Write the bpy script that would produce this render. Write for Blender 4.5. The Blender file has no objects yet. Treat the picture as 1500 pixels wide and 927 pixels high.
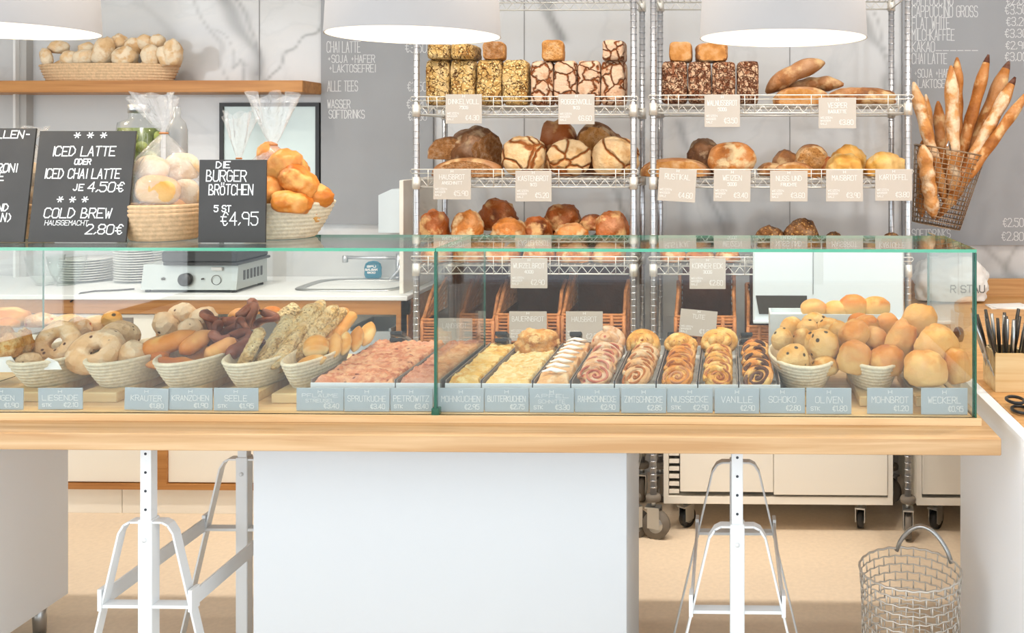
import bpy, math, random
from mathutils import Vector, Matrix, noise, Euler
import numpy as np
R = math.radians
sc = bpy.context.scene
COL = sc.collection

# ---------------------------------------------------------------- camera, light, exposure
EYE = 1.55; FPX = 1400.0; CX = 1039.0; CY = 210.0; YAW = math.atan(27 / 1400)
cam_d = bpy.data.cameras.new('camera'); cam = bpy.data.objects.new('camera', cam_d); COL.objects.link(cam)
cam.location = (0, 0, EYE); cam.rotation_euler = (R(90), 0, YAW)
cam_d.sensor_fit = 'HORIZONTAL'; cam_d.sensor_width = 36; cam_d.lens = 36 * FPX / 1500
cam_d.shift_x = -(CX - 750) / 1500; cam_d.shift_y = -(463.5 - CY) / 1500
cam_d.clip_start = 0.05
sc.camera = cam
vs = sc.view_settings
vs.view_transform = 'Standard'; vs.look = 'None'; vs.exposure = 0.14; vs.gamma = 1; vs.use_curve_mapping = False
sc.cycles.use_denoising = True
sc.cycles.max_bounces = 8; sc.cycles.transparent_max_bounces = 24
sc.cycles.caustics_reflective = False; sc.cycles.caustics_refractive = False
sc.cycles.sample_clamp_indirect = 4.0

w = bpy.data.worlds.new('sky'); sc.world = w; w.use_nodes = True
w.node_tree.nodes['Background'].inputs[0].default_value = (0.80, 0.90, 1.0, 1)
w.node_tree.nodes['Background'].inputs[1].default_value = 1.4

def light(name, kind, loc, rot, power, color, **kw):
    d = bpy.data.lights.new(name, kind); d.energy = power; d.color = color
    for k, v in kw.items(): setattr(d, k, v)
    o = bpy.data.objects.new(name, d); COL.objects.link(o)
    o.location = loc; o.rotation_euler = rot
    return o
# daylight entering through the shop front behind the camera
light('shopfront_daylight', 'AREA', (0, -3.95, 1.65), (R(90), 0, 0), 36, (0.90, 0.955, 1.0), shape='RECTANGLE', size=8.0, size_y=2.7)
light('side_fill_light', 'AREA', (4.1, -0.9, 1.55), (0, R(90), 0), 106, (0.92, 0.96, 1.0), shape='RECTANGLE', size=2.5, size_y=4.4)  # unseen fill from the right, added to brighten side-facing whites
light('side_fill_light', 'AREA', (-4.5, -0.9, 1.55), (0, R(-90), 0), 106, (0.92, 0.96, 1.0), shape='RECTANGLE', size=2.5, size_y=4.4)  # matching unseen fill from the left, also added
# soft fill added under the ceiling on the customers' side, no fixtures built
for x in (-3.0, -1.0, 1.0, 3.0): light('ceiling_fill_light', 'AREA', (x, 0.2, 3.12), (0, 0, 0), 8, (0.98, 0.985, 1.0), shape='RECTANGLE', size=1.4, size_y=1.6)
# recessed ceiling spots in a row above the counter
for i, x in enumerate((-2.4, -1.5, -0.6, 0.3, 1.1)):
    light('ceiling_spot', 'SPOT', (x, 2.72, 3.13), (0, 0, 0), 56, (1.0, 0.91, 0.80), spot_size=R(130), spot_blend=0.8, shadow_soft_size=0.05)
# second row, washing the racks and the wall menu
for i, x in enumerate((-2.3, -0.8, 0.2, 1.3)):
    light('ceiling_spot', 'SPOT', (x, 3.1, 3.13), (R(38), 0, 0), 30, (1.0, 0.94, 0.86), spot_size=R(110), spot_blend=0.9, shadow_soft_size=0.06)

def ray(px, py):
    cx = (px - CX) / FPX; cz = -(py - CY) / FPX
    c, s = math.cos(YAW), math.sin(YAW)
    return Vector((cx * c - s, cx * s + c, cz))
def at(px, py, Y):
    d = ray(px, py); t = Y / d.y
    return Vector((d.x * t, Y, EYE + d.z * t))
def X_(px, Y): return at(px, CY, Y).x
def Z_(py, Y, px=900): return at(px, py, Y).z

# ---------------------------------------------------------------- mesh builder
class MB:
    def __init__(s): s.v = []; s.f = []; s.m = []; s.sm = []
    def add(s, vs_, fs, mi=0, smooth=False):
        o = len(s.v); s.v += [tuple(v) for v in vs_]
        for f in fs: s.f.append([i + o for i in f]); s.m.append(mi); s.sm.append(smooth)
    def box(s, x0, x1, y0, y1, z0, z1, mi=0, M=None, b=0.0):
        if b > 0 and M is None:
            pts = []
            # chamfered box: 24 verts
            for sx in (0, 1):
                for sy in (0, 1):
                    for sz in (0, 1):
                        X = (x0, x1)[sx]; Y = (y0, y1)[sy]; Z = (z0, z1)[sz]
                        ix = b if sx == 0 else -b; iy = b if sy == 0 else -b; iz = b if sz == 0 else -b
                        pts += [(X, Y + iy, Z + iz), (X + ix, Y, Z + iz), (X + ix, Y + iy, Z)]
            def I(sx, sy, sz, k): return (sx * 4 + sy * 2 + sz) * 3 + k
            F = []
            for q in (0, 1):
                a = [I(q, 0, 0, 0), I(q, 0, 1, 0), I(q, 1, 1, 0), I(q, 1, 0, 0)]; F.append(a if q == 0 else a[::-1])
                a = [I(0, q, 0, 1), I(1, q, 0, 1), I(1, q, 1, 1), I(0, q, 1, 1)]; F.append(a if q == 0 else a[::-1])
                a = [I(0, 0, q, 2), I(0, 1, q, 2), I(1, 1, q, 2), I(1, 0, q, 2)]; F.append(a if q == 0 else a[::-1])
            for p in (0, 1):
                for q in (0, 1):
                    F.append([I(p, q, 0, 0), I(p, q, 1, 0), I(p, q, 1, 1), I(p, q, 0, 1)])
                    F.append([I(p, 0, q, 0), I(p, 1, q, 0), I(p, 1, q, 2), I(p, 0, q, 2)])
                    F.append([I(0, p, q, 1), I(1, p, q, 1), I(1, p, q, 2), I(0, p, q, 2)])
                    for r_ in (0, 1): F.append([I(p, q, r_, 0), I(p, q, r_, 1), I(p, q, r_, 2)])
            s.add(pts, F, mi); return s
        P = [(x0, y0, z0), (x1, y0, z0), (x1, y1, z0), (x0, y1, z0), (x0, y0, z1), (x1, y0, z1), (x1, y1, z1), (x0, y1, z1)]
        if M is not None: P = [M @ Vector(p) for p in P]
        s.add(P, [[0, 3, 2, 1], [4, 5, 6, 7], [0, 1, 5, 4], [1, 2, 6, 5], [2, 3, 7, 6], [3, 0, 4, 7]], mi)
        return s
    def tube(s, pts, r, n=6, mi=0, closed=False, cap=True, smooth=True, flat=1.0, up=None):
        pts = [Vector(p) for p in pts]; L = len(pts)
        rs = r if isinstance(r, (list, tuple)) else [r] * L
        V = []; prev = None
        for i, p in enumerate(pts):
            if closed: t = pts[(i + 1) % L] - pts[i - 1]
            else: t = pts[min(i + 1, L - 1)] - pts[max(i - 1, 0)]
            if t.length < 1e-9: t = Vector((0, 0, 1))
            t.normalize()
            if prev is None:
                a = up and Vector(up) or (Vector((0, 0, 1)) if abs(t.z) < 0.9 else Vector((1, 0, 0)))
            else: a = prev
            a = a - t * a.dot(t)
            if a.length < 1e-6: a = t.orthogonal()
            a.normalize(); b = t.cross(a); prev = a
            for k in range(n):
                th = 2 * math.pi * k / n
                V.append(p + a * (math.cos(th) * rs[i] * flat) + b * (math.sin(th) * rs[i]))
        F = []
        for i in range(L if closed else L - 1):
            j = (i + 1) % L
            for k in range(n):
                k2 = (k + 1) % n
                F.append([i * n + k, i * n + k2, j * n + k2, j * n + k])
        if cap and not closed:
            F.append(list(range(n))[::-1]); F.append([(L - 1) * n + k for k in range(n)])
        s.add(V, F, mi, smooth); return s
    def cyl(s, p0, p1, r, n=12, mi=0, r1=None, smooth=True):
        return s.tube([p0, p1], [r, r if r1 is None else r1], n, mi, smooth=smooth)
    def lathe(s, prof, n=32, mi=0, sx=1, sy=1, c=(0, 0, 0), cap0=False, cap1=False, smooth=True, fn=None):
        V = []
        for i, (r, z) in enumerate(prof):
            for k in range(n):
                th = 2 * math.pi * k / n
                rr = r if fn is None else r * fn(th, z)
                V.append((c[0] + math.cos(th) * rr * sx, c[1] + math.sin(th) * rr * sy, c[2] + z))
        F = []
        for i in range(len(prof) - 1):
            for k in range(n):
                k2 = (k + 1) % n
                F.append([i * n + k, i * n + k2, (i + 1) * n + k2, (i + 1) * n + k])
        if cap0: F.append([k for k in range(n)][::-1])
        if cap1: F.append([(len(prof) - 1) * n + k for k in range(n)])
        s.add(V, F, mi, smooth); return s
    def build(s, name, mats, parent=None, loc=None, rot=None):
        me = bpy.data.meshes.new(name); me.from_pydata(s.v, [], s.f)
        if not isinstance(mats, (list, tuple)): mats = [mats]
        for m in mats: me.materials.append(m)
        me.polygons.foreach_set('material_index', s.m)
        me.polygons.foreach_set('use_smooth', s.sm)
        me.update()
        o = bpy.data.objects.new(name, me); COL.objects.link(o)
        if parent: o.parent = parent
        if loc is not None: o.location = loc
        if rot is not None: o.rotation_euler = rot
        return o

def tag(o, label, cat, group=None, kind=None):
    o['label'] = label; o['category'] = cat
    if group: o['group'] = group
    if kind: o['kind'] = kind
    return o
def struct(o): o['kind'] = 'structure'; return o
def thing(name, label, cat, loc=(0, 0, 0), rot=(0, 0, 0), group=None):
    o = bpy.data.objects.new(name, None); COL.objects.link(o); o.empty_display_size = 0.05
    o.location = loc; o.rotation_euler = rot if isinstance(rot, (tuple, list)) else (0, 0, rot)
    return tag(o, label, cat, group)
def copy_thing(o, loc, rot, label, scale=None):
    c = o.copy(); COL.objects.link(c); c.location = loc; c.rotation_euler = rot; c['label'] = label
    if scale is not None: c.scale = scale
    for ch in list(o.children):
        d = ch.copy(); COL.objects.link(d); d.parent = c
        for g in ch.children:
            e = g.copy(); COL.objects.link(e); e.parent = d
    return c

# ---------------------------------------------------------------- materials
def srgb(r, g, b):
    f = lambda c: c / 12.92 if c <= 0.04045 else ((c + 0.055) / 1.055) ** 2.4
    return (f(r / 255), f(g / 255), f(b / 255), 1)
def base_mat(name):
    m = bpy.data.materials.new(name); m.use_nodes = True
    nt = m.node_tree; return m, nt, nt.nodes['Principled BSDF']
def pm(name, col, rough=0.5, metal=0.0, spec=None, noise_amt=0.0, nscale=20, bump=0.0, emit=None, es=0.0, trans=0.0):
    m, nt, b = base_mat(name)
    c = srgb(*col)
    b.inputs['Base Color'].default_value = c; b.inputs['Roughness'].default_value = rough; b.inputs['Metallic'].default_value = metal
    if spec is not None: b.inputs['Specular IOR Level'].default_value = spec
    if noise_amt or bump:
        tc = nt.nodes.new('ShaderNodeTexCoord'); nz = nt.nodes.new('ShaderNodeTexNoise')
        nz.inputs['Scale'].default_value = nscale; nz.inputs['Detail'].default_value = 5
        nt.links.new(tc.outputs['Object'], nz.inputs['Vector'])
        if noise_amt:
            mr = nt.nodes.new('ShaderNodeMapRange'); mr.inputs[1].default_value = .3; mr.inputs[2].default_value = .7
            mr.inputs[3].default_value = 1 - noise_amt; mr.inputs[4].default_value = 1 + noise_amt
            mx = nt.nodes.new('ShaderNodeMix'); mx.data_type = 'RGBA'; mx.blend_type = 'MULTIPLY'; mx.inputs[0].default_value = 1
            mx.inputs[6].default_value = c
            nt.links.new(nz.outputs[0], mr.inputs[0]); nt.links.new(mr.outputs[0], mx.inputs[7]); nt.links.new(mx.outputs[2], b.inputs['Base Color'])
        if bump:
            bp = nt.nodes.new('ShaderNodeBump'); bp.inputs['Strength'].default_value = bump; bp.inputs['Distance'].default_value = 0.01
            nt.links.new(nz.outputs[0], bp.inputs['Height']); nt.links.new(bp.outputs[0], b.inputs['Normal'])
    if emit: b.inputs['Emission Color'].default_value = srgb(*emit); b.inputs['Emission Strength'].default_value = es
    return m
def ramp(nt, stops):
    r = nt.nodes.new('ShaderNodeValToRGB'); e = r.color_ramp.elements
    e[0].position = stops[0][0]; e[0].color = stops[0][1]; e[1].position = stops[-1][0]; e[1].color = stops[-1][1]
    for p, c in stops[1:-1]: n = e.new(p); n.color = c
    return r
def wood(name, light_, dark_, scale=(1.2, 30, 30), rough=0.45):
    m, nt, b = base_mat(name)
    tc = nt.nodes.new('ShaderNodeTexCoord'); mp = nt.nodes.new('ShaderNodeMapping'); mp.inputs['Scale'].default_value = scale
    nz = nt.nodes.new('ShaderNodeTexNoise'); nz.inputs['Scale'].default_value = 1.6; nz.inputs['Detail'].default_value = 6; nz.inputs['Distortion'].default_value = 0.6
    rp = ramp(nt, [(0.3, srgb(*dark_)), (0.65, srgb(*light_))])
    nt.links.new(tc.outputs['Object'], mp.inputs['Vector']); nt.links.new(mp.outputs[0], nz.inputs['Vector'])
    nt.links.new(nz.outputs[0], rp.inputs[0]); nt.links.new(rp.outputs[0], b.inputs['Base Color'])
    bp = nt.nodes.new('ShaderNodeBump'); bp.inputs['Strength'].default_value = 0.08; nt.links.new(nz.outputs[0], bp.inputs['Height']); nt.links.new(bp.outputs[0], b.inputs['Normal'])
    b.inputs['Roughness'].default_value = rough
    return m
def bread(name, base, dark, flour=None, fl=0.5, ns=9, crack=None, cs=14, cw=0.06, seeds=None, ss=90, sw=0.22, rough=0.55, bump=0.5, under=None):
    """crust: mottled base to dark, dusting of flour, cracks, seeds; offset by a random number per object"""
    dk = lambda c, f: tuple(v * f for v in c) if c else c
    base, dark, flour, under = dk(base, .93), dk(dark, .90), dk(flour, .93), dk(under, .93)
    m, nt, b = base_mat(name); N = nt.nodes.new; L = nt.links.new
    tc = N('ShaderNodeTexCoord'); oi = N('ShaderNodeObjectInfo'); ml = N('ShaderNodeMath'); ml.operation = 'MULTIPLY'; ml.inputs[1].default_value = 37.0
    L(oi.outputs['Random'], ml.inputs[0])
    va = N('ShaderNodeVectorMath'); va.operation = 'ADD'; L(tc.outputs['Object'], va.inputs[0]); L(ml.outputs[0], va.inputs[1])
    def nz(scale, det=4, dist=0.0):
        n = N('ShaderNodeTexNoise'); n.inputs['Scale'].default_value = scale; n.inputs['Detail'].default_value = det; n.inputs['Distortion'].default_value = dist
        L(va.outputs[0], n.inputs['Vector']); return n
    n1 = nz(ns, 5); lt = [min(255, c + (255 - c) * 0.28) for c in base]
    rp = ramp(nt, [(0.28, srgb(*dark)), (0.48, srgb(*base)), (0.75, srgb(*lt))]); L(n1.outputs[0], rp.inputs[0]); col = rp.outputs[0]
    hsrc = n1.outputs[0]
    def mix(fac, ccol, cur):
        mx = N('ShaderNodeMix'); mx.data_type = 'RGBA'; L(fac, mx.inputs[0]); L(cur, mx.inputs[6]); mx.inputs[7].default_value = srgb(*ccol); return mx.outputs[2]
    def rng(src, a, b_, c=0.0, d=1.0):
        mr = N('ShaderNodeMapRange'); mr.inputs[1].default_value = a; mr.inputs[2].default_value = b_; mr.inputs[3].default_value = c; mr.inputs[4].default_value = d; L(src, mr.inputs[0]); return mr.outputs[0]
    if under:
        sp = N('ShaderNodeSeparateXYZ'); L(tc.outputs['Normal'], sp.inputs[0]); a1 = N('ShaderNodeMath'); a1.operation = 'MULTIPLY_ADD'; a1.inputs[1].default_value = 1.1; L(n1.outputs[0], a1.inputs[0]); L(sp.outputs['Z'], a1.inputs[2]); col = mix(rng(a1.outputs[0], 0.95, 0.35), under, col)
    if flour:
        n2 = nz(ns * 1.7, 6); f = rng(n2.outputs[0], 0.62 - fl * 0.35, 0.72 - fl * 0.3); col = mix(f, flour, col)
    if crack:
        n3 = nz(cs * 0.8, 3); sc_ = N('ShaderNodeVectorMath'); sc_.operation = 'SCALE'; sc_.inputs['Scale'].default_value = 0.09; L(n3.outputs['Color'], sc_.inputs[0])
        v2 = N('ShaderNodeVectorMath'); v2.operation = 'ADD'; L(va.outputs[0], v2.inputs[0]); L(sc_.outputs[0], v2.inputs[1])
        vo = N('ShaderNodeTexVoronoi'); vo.feature = 'DISTANCE_TO_EDGE'; vo.inputs['Scale'].default_value = cs; L(v2.outputs[0], vo.inputs['Vector'])
        f = rng(vo.outputs['Distance'], cw, cw * 0.45); col = mix(f, crack, col); hsrc = rng(vo.outputs['Distance'], 0, cw * 1.4)
    if seeds:
        vo = N('ShaderNodeTexVoronoi'); vo.inputs['Scale'].default_value = ss; L(va.outputs[0], vo.inputs['Vector'])
        f = rng(vo.outputs['Distance'], sw + 0.06, sw); col = mix(f, seeds, col)
        if not crack: hsrc = vo.outputs['Distance']
    L(col, b.inputs['Base Color']); b.inputs['Roughness'].default_value = rough
    fine = nz(ns * 9, 3); ad = N('ShaderNodeMath'); ad.operation = 'MULTIPLY_ADD'; ad.inputs[1].default_value = 0.35; L(fine.outputs[0], ad.inputs[0]); L(hsrc, ad.inputs[2])
    bp = N('ShaderNodeBump'); bp.inputs['Strength'].default_value = bump; bp.inputs['Distance'].default_value = 0.012; L(ad.outputs[0], bp.inputs['Height']); L(bp.outputs[0], b.inputs['Normal'])
    b.inputs['Specular IOR Level'].default_value = 0.3
    return m
def iorfix(nt, fr, ior):
    g = nt.nodes.new('ShaderNodeNewGeometry'); mr = nt.nodes.new('ShaderNodeMapRange'); mr.inputs[3].default_value = ior; mr.inputs[4].default_value = 1 / ior
    nt.links.new(g.outputs['Backfacing'], mr.inputs[0]); nt.links.new(mr.outputs[0], fr.inputs[0])
def glass_mat(name, tint=(0.972, 0.992, 0.984), ior=1.5, rough=0.0):
    m = bpy.data.materials.new(name); m.use_nodes = True; nt = m.node_tree; nt.nodes.clear(); N = nt.nodes.new; L = nt.links.new
    o = N('ShaderNodeOutputMaterial'); mx = N('ShaderNodeMixShader'); fr = N('ShaderNodeFresnel'); fr.inputs[0].default_value = ior
    tr = N('ShaderNodeBsdfTransparent'); tr.inputs[0].default_value = (*tint, 1); gl = N('ShaderNodeBsdfGlossy'); gl.inputs['Roughness'].default_value = rough
    iorfix(nt, fr, ior)
    L(fr.outputs[0], mx.inputs[0]); L(tr.outputs[0], mx.inputs[1]); L(gl.outputs[0], mx.inputs[2]); L(mx.outputs[0], o.inputs[0])
    return m
def film_mat(name, milky=0.18, col=(1, 1, 1), bscale=16):
    m = bpy.data.materials.new(name); m.use_nodes = True; nt = m.node_tree; nt.nodes.clear(); N = nt.nodes.new; L = nt.links.new
    o = N('ShaderNodeOutputMaterial'); mx = N('ShaderNodeMixShader'); mx2 = N('ShaderNodeMixShader')
    tr = N('ShaderNodeBsdfTransparent'); gl = N('ShaderNodeBsdfGlossy'); gl.inputs['Roughness'].default_value = 0.12; df = N('ShaderNodeBsdfDiffuse'); df.inputs[0].default_value = (*col, 1)
    tc = N('ShaderNodeTexCoord'); nz = N('ShaderNodeTexNoise'); nz.inputs['Scale'].default_value = bscale; nz.inputs['Detail'].default_value = 3; nz.inputs['Distortion'].default_value = 1.5
    L(tc.outputs['Object'], nz.inputs['Vector']); bp = N('ShaderNodeBump'); bp.inputs['Strength'].default_value = 0.9; bp.inputs['Distance'].default_value = 0.02
    L(nz.outputs[0], bp.inputs['Height']); L(bp.outputs[0], gl.inputs['Normal'])
    fr = N('ShaderNodeFresnel'); fr.inputs[0].default_value = 1.5; L(bp.outputs[0], fr.inputs['Normal'])
    iorfix(nt, fr, 1.5); mx2.inputs[0].default_value = milky; L(tr.outputs[0], mx2.inputs[1]); L(df.outputs[0], mx2.inputs[2])
    L(fr.outputs[0], mx.inputs[0]); L(mx2.outputs[0], mx.inputs[1]); L(gl.outputs[0], mx.inputs[2]); L(mx.outputs[0], o.inputs[0])
    return m

M = {}
M['white_paint'] = pm('white_paint', (236, 238, 238), 0.55)
M['cab_lifted'] = pm('cabinet_white_lifted', (244, 248, 252), 0.5)  # same white, raised for the shaded left cabinet and side counter
M['cab_dimmed'] = pm('cabinet_white_dimmed', (207, 211, 214), 0.5)  # same white, toned down to offset strong light on the centre cabinet
M['bounce_grey'] = pm('pale_bounce_floor', (214, 216, 218), 0.5, noise_amt=0.05, nscale=8)
M['wall_white'] = pm('wall_white', (235, 233, 228), 0.7)
M['ceiling'] = pm('ceiling_white', (238, 236, 232), 0.8)
M['cream'] = pm('cream_laminate', (248, 243, 232), 0.5)
M['floor'] = pm('linoleum', (232, 213, 188), 0.42, noise_amt=0.05, nscale=60)
M['table_wood'] = wood('beech_table', (216, 180, 136), (190, 146, 98))
M['base_wood'] = wood('beech_board', (238, 206, 160), (220, 176, 122))
M['shelf_wood'] = wood('oak_shelf', (192, 136, 76), (162, 104, 50))
M['counter_wood'] = wood('oak_counter', (214, 166, 108), (184, 130, 74))
M['block_wood'] = wood('pine_block', (240, 214, 164), (222, 184, 126))
M['chrome'] = pm('zinc_wire', (198, 200, 204), 0.28, 0.85)
M['wire_cream'] = pm('shelf_wire', (222, 220, 212), 0.35, 0.45)
M['steel'] = pm('brushed_steel', (190, 192, 192), 0.3, 0.9)
M['dark_metal'] = pm('dark_metal', (70, 66, 62), 0.4, 0.5)
M['black'] = pm('black_plastic', (32, 32, 33), 0.4)
M['rubber'] = pm('grey_rubber', (120, 112, 102), 0.7)
M['hole'] = pm('hole_dark', (60, 66, 74), 0.7)
M['trestle'] = pm('white_lacquer', (234, 238, 240), 0.4)
M['menu_grey'] = pm('menu_grey_paint', (153, 155, 158), 0.6, noise_amt=0.04, nscale=4)
M['menu_chalk'] = pm('menu_chalk', (216, 217, 217), 0.8)
M['slate'] = pm('blackboard', (58, 56, 54), 0.5, noise_amt=0.12, nscale=14)
M['chalk'] = pm('chalk_white', (250, 250, 248), 0.8, emit=None)
M['card_blue'] = pm('grey_blue_card', (172, 182, 188), 0.6)
M['card_taupe'] = pm('taupe_card', (186, 178, 168), 0.65)
M['card_ink'] = pm('card_white_ink', (238, 238, 236), 0.7)
M['glass'] = glass_mat('clear_glass')
M['glass_edge'] = pm('glass_edge_green', (78, 172, 138), 0.15, spec=0.8)
M['glass_edge_dark'] = pm('glass_edge_dark_green', (18, 92, 70), 0.15, spec=0.8)
M['film'] = film_mat('cellophane', 0.20)
M['film2'] = film_mat('cellophane_top', 0.15, bscale=34)
M['cane'] = pm('rattan_cane', (226, 214, 188), 0.65, noise_amt=0.12, nscale=90, bump=0.3)
M['cane_tan'] = pm('rattan_tan', (214, 180, 140), 0.65, noise_amt=0.14, nscale=90, bump=0.3)
M['wicker'] = pm('wicker', (186, 120, 66), 0.6, noise_amt=0.25, nscale=60, bump=0.4)
M['liner'] = pm('dark_brown_cloth', (92, 50, 30), 0.9, spec=0.1, noise_amt=0.2, nscale=30, bump=0.4)
M['tray_white'] = pm('tray_white', (238, 240, 240), 0.4)
M['tray_grey'] = pm('tray_grey', (150, 140, 134), 0.35, 0.3)
M['shade_out'] = pm('shade_fabric', (180, 177, 176), 0.8)
M['shade_in'] = pm('shade_lining', (255, 246, 232), 0.8)
M['bulb'] = pm('bulb', (255, 240, 215), 0.5, emit=(255, 236, 205), es=6)
M['plastic_white'] = pm('white_plastic', (212, 222, 226), 0.35)
M['paper'] = pm('white_paper', (238, 236, 232), 0.7)
M['soap'] = pm('blue_soap', (38, 138, 165), 0.2, spec=0.6)
M['scale_body'] = pm('appliance_steel', (178, 182, 178), 0.4, 0.5)
M['plate'] = pm('white_china', (240, 238, 232), 0.2)
M['green_fruit'] = pm('lime_slice', (150, 160, 80), 0.4, noise_amt=0.3, nscale=60)
M['green_water'] = pm('cucumber_water', (96, 108, 58), 0.2, noise_amt=0.4, nscale=25)
M['grey_glass'] = pm('grey_bottle_glass', (150, 152, 152), 0.15, spec=0.7)
M['mirror_pane'] = pm('pale_mirror_pane', (190, 204, 200), 0.08, 0.06)
# breads
B = {}
B['roll_pale'] = bread('ciabatta_crust', (238, 200, 150), (214, 164, 108), (248, 228, 196), 0.5, ns=14, bump=.6)
B['seed_oat'] = bread('oat_seed_crust', (214, 172, 100), (170, 112, 46), None, ns=20, seeds=(238, 208, 148), ss=95, sw=0.28, crack=(108, 62, 24), cs=34, cw=0.045, bump=0.9)
B['rye_crack'] = bread('cracked_rye_crust', (216, 170, 134), (194, 144, 106), (228, 192, 160), 0.6, ns=12, crack=(136, 74, 34), cs=17, cw=0.075, bump=0.9)
B['rye_flour'] = bread('floured_brown_crust', (150, 90, 54), (118, 66, 38), (222, 182, 146), 0.52, ns=34, crack=(112, 60, 32), cs=40, cw=0.10, bump=0.9)
B['crumb_brown'] = bread('brown_crumb', (172, 118, 68), (140, 90, 46), None, ns=60, seeds=(110, 68, 34), ss=160, sw=0.16, rough=0.85, bump=0.4)
B['crumb_tan'] = bread('tan_crumb', (206, 146, 80), (178, 118, 58), None, ns=40, seeds=(140, 86, 42), ss=110, sw=0.15, rough=0.85, bump=0.4)
B['crumb_gold'] = bread('golden_crumb', (200, 138, 72), (176, 112, 52), None, ns=30, rough=0.8, bump=0.3)
B['crust_dark'] = bread('dark_crust', (140, 92, 54), (88, 54, 30), (204, 172, 134), 0.3, ns=10, bump=0.9)
B['crust_brown'] = bread('brown_long_crust', (166, 108, 58), (104, 62, 34), (216, 178, 128), 0.34, ns=9, bump=0.9)
B['round_crack'] = bread('round_floured_crust', (222, 172, 112), (192, 134, 76), (236, 202, 154), 0.55, ns=9, crack=(150, 84, 32), cs=9.5, cw=0.06, bump=0.9)
B['caramel'] = bread('caramel_crust', (176, 92, 34), (88, 40, 16), (232, 182, 122), 0.32, ns=11, bump=1.0, rough=0.4)
B['caramel_light'] = bread('caramel_light_crust', (208, 128, 56), (150, 78, 28), (240, 206, 156), 0.36, ns=11, bump=0.9, rough=0.45)
B['golden'] = bread('golden_crust', (226, 168, 78), (194, 122, 44), (240, 204, 136), 0.3, ns=9, bump=0.5)
B['seed_dark'] = bread('dark_seeded_crust', (142, 92, 48), (88, 54, 28), None, ns=20, seeds=(206, 156, 92), ss=80, sw=0.25, bump=0.9)
B['baguette'] = bread('baguette_crust', (216, 150, 82), (176, 104, 48), (244, 214, 176), 0.40, ns=11, bump=0.8)
B['baguette_dark'] = bread('baguette_dark_crust', (196, 124, 56), (140, 78, 32), (232, 188, 132), 0.25, ns=11, bump=0.8)
B['tip'] = bread('burnt_tip', (96, 48, 26), (60, 30, 18), None, ns=30)
B['bun'] = bread('bun_crust', (222, 142, 62), (192, 100, 32), (238, 182, 108), 0.22, ns=9, bump=0.35, rough=0.4, under=(238, 190, 120))
B['bun_pale'] = bread('bun_pale_crust', (232, 162, 78), (206, 120, 44), (244, 196, 122), 0.22, ns=9, bump=0.35, under=(242, 198, 130))
B['olive_roll'] = bread('olive_roll_crust', (226, 166, 82), (198, 124, 46), (238, 200, 134), 0.28, ns=12, seeds=(70, 54, 36), ss=34, sw=0.16, bump=0.5, under=(236, 200, 138))
B['raisin'] = bread('raisin_ring_crust', (240, 196, 146), (212, 158, 106), (248, 220, 184), 0.4, ns=12, seeds=(96, 58, 42), ss=40, sw=0.14, bump=0.6)
B['grey_roll'] = bread('grain_roll_crust', (222, 178, 126), (180, 130, 84), (238, 208, 166), 0.4, ns=14, seeds=(104, 72, 46), ss=60, sw=0.13, bump=0.6)
B['nut'] = bread('nut_pastry', (224, 158, 80), (170, 98, 40), (244, 204, 140), 0.35, ns=26, bump=1.0)
B['orange_roll'] = bread('orange_roll_crust', (226, 138, 52), (196, 96, 28), (242, 182, 104), 0.25, ns=9, bump=0.35, rough=0.38)
B['lye'] = bread('lye_brown_crust', (146, 78, 52), (92, 46, 30), (190, 118, 84), 0.2, ns=10, bump=0.35, rough=0.25)
B['stick_seed'] = bread('herb_stick_crust', (230, 190, 124), (200, 152, 84), (244, 218, 166), 0.45, ns=16, seeds=(136, 104, 60), ss=100, sw=0.13, bump=0.9)
B['long_roll'] = bread('milk_roll_crust', (230, 164, 76), (208, 128, 44), (246, 208, 140), 0.25, ns=7, bump=0.15, rough=0.4, under=(248, 218, 156))
B['plum'] = bread('plum_cake_top', (224, 146, 106), (194, 104, 74), (240, 184, 142), 0.45, ns=22, seeds=(116, 54, 44), ss=26, sw=0.12, bump=1.0)
B['plum_dark'] = bread('plum_cake_dark_top', (206, 130, 98), (168, 92, 74), (224, 164, 134), 0.4, ns=24, bump=1.0)
B['crumble'] = bread('butter_crumble', (248, 200, 110), (228, 160, 70), (252, 224, 156), 0.4, ns=30, bump=1.0)
B['crumble_pale'] = bread('pale_crumble', (248, 208, 136), (232, 176, 98), (253, 232, 180), 0.42, ns=30, bump=1.0)
B['danish_pink'] = bread('fruit_danish', (238, 184, 134), (214, 140, 98), (248, 216, 184), 0.4, ns=24, seeds=(188, 96, 80), ss=36, sw=0.14, bump=0.8)
B['danish_pale'] = bread('sugared_danish', (240, 184, 126), (214, 136, 78), (250, 218, 176), 0.4, ns=18, bump=0.7)
B['danish_gold'] = bread('butter_danish', (238, 156, 64), (200, 106, 34), (250, 200, 120), 0.28, ns=16, bump=0.7, rough=0.35)
B['danish_yellow'] = bread('vanilla_danish', (244, 180, 84), (214, 136, 48), (252, 216, 140), 0.32, ns=16, bump=0.7, rough=0.4)
B['groove_shade'] = bread('caramel_groove_shade', (192, 112, 50), (152, 80, 32), None, ns=14)  # groove shade painted as a darker caramel line between the turns
B['fruit'] = bread('fruit_groove_shade', (206, 118, 92), (172, 84, 66), None, ns=14)  # the same painted groove shade in pink for the fruit swirls
B['choc'] = bread('chocolate_layer', (96, 54, 32), (66, 36, 22), None, ns=14)
M['icing'] = pm('white_icing', (252, 246, 236), 0.35)
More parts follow.
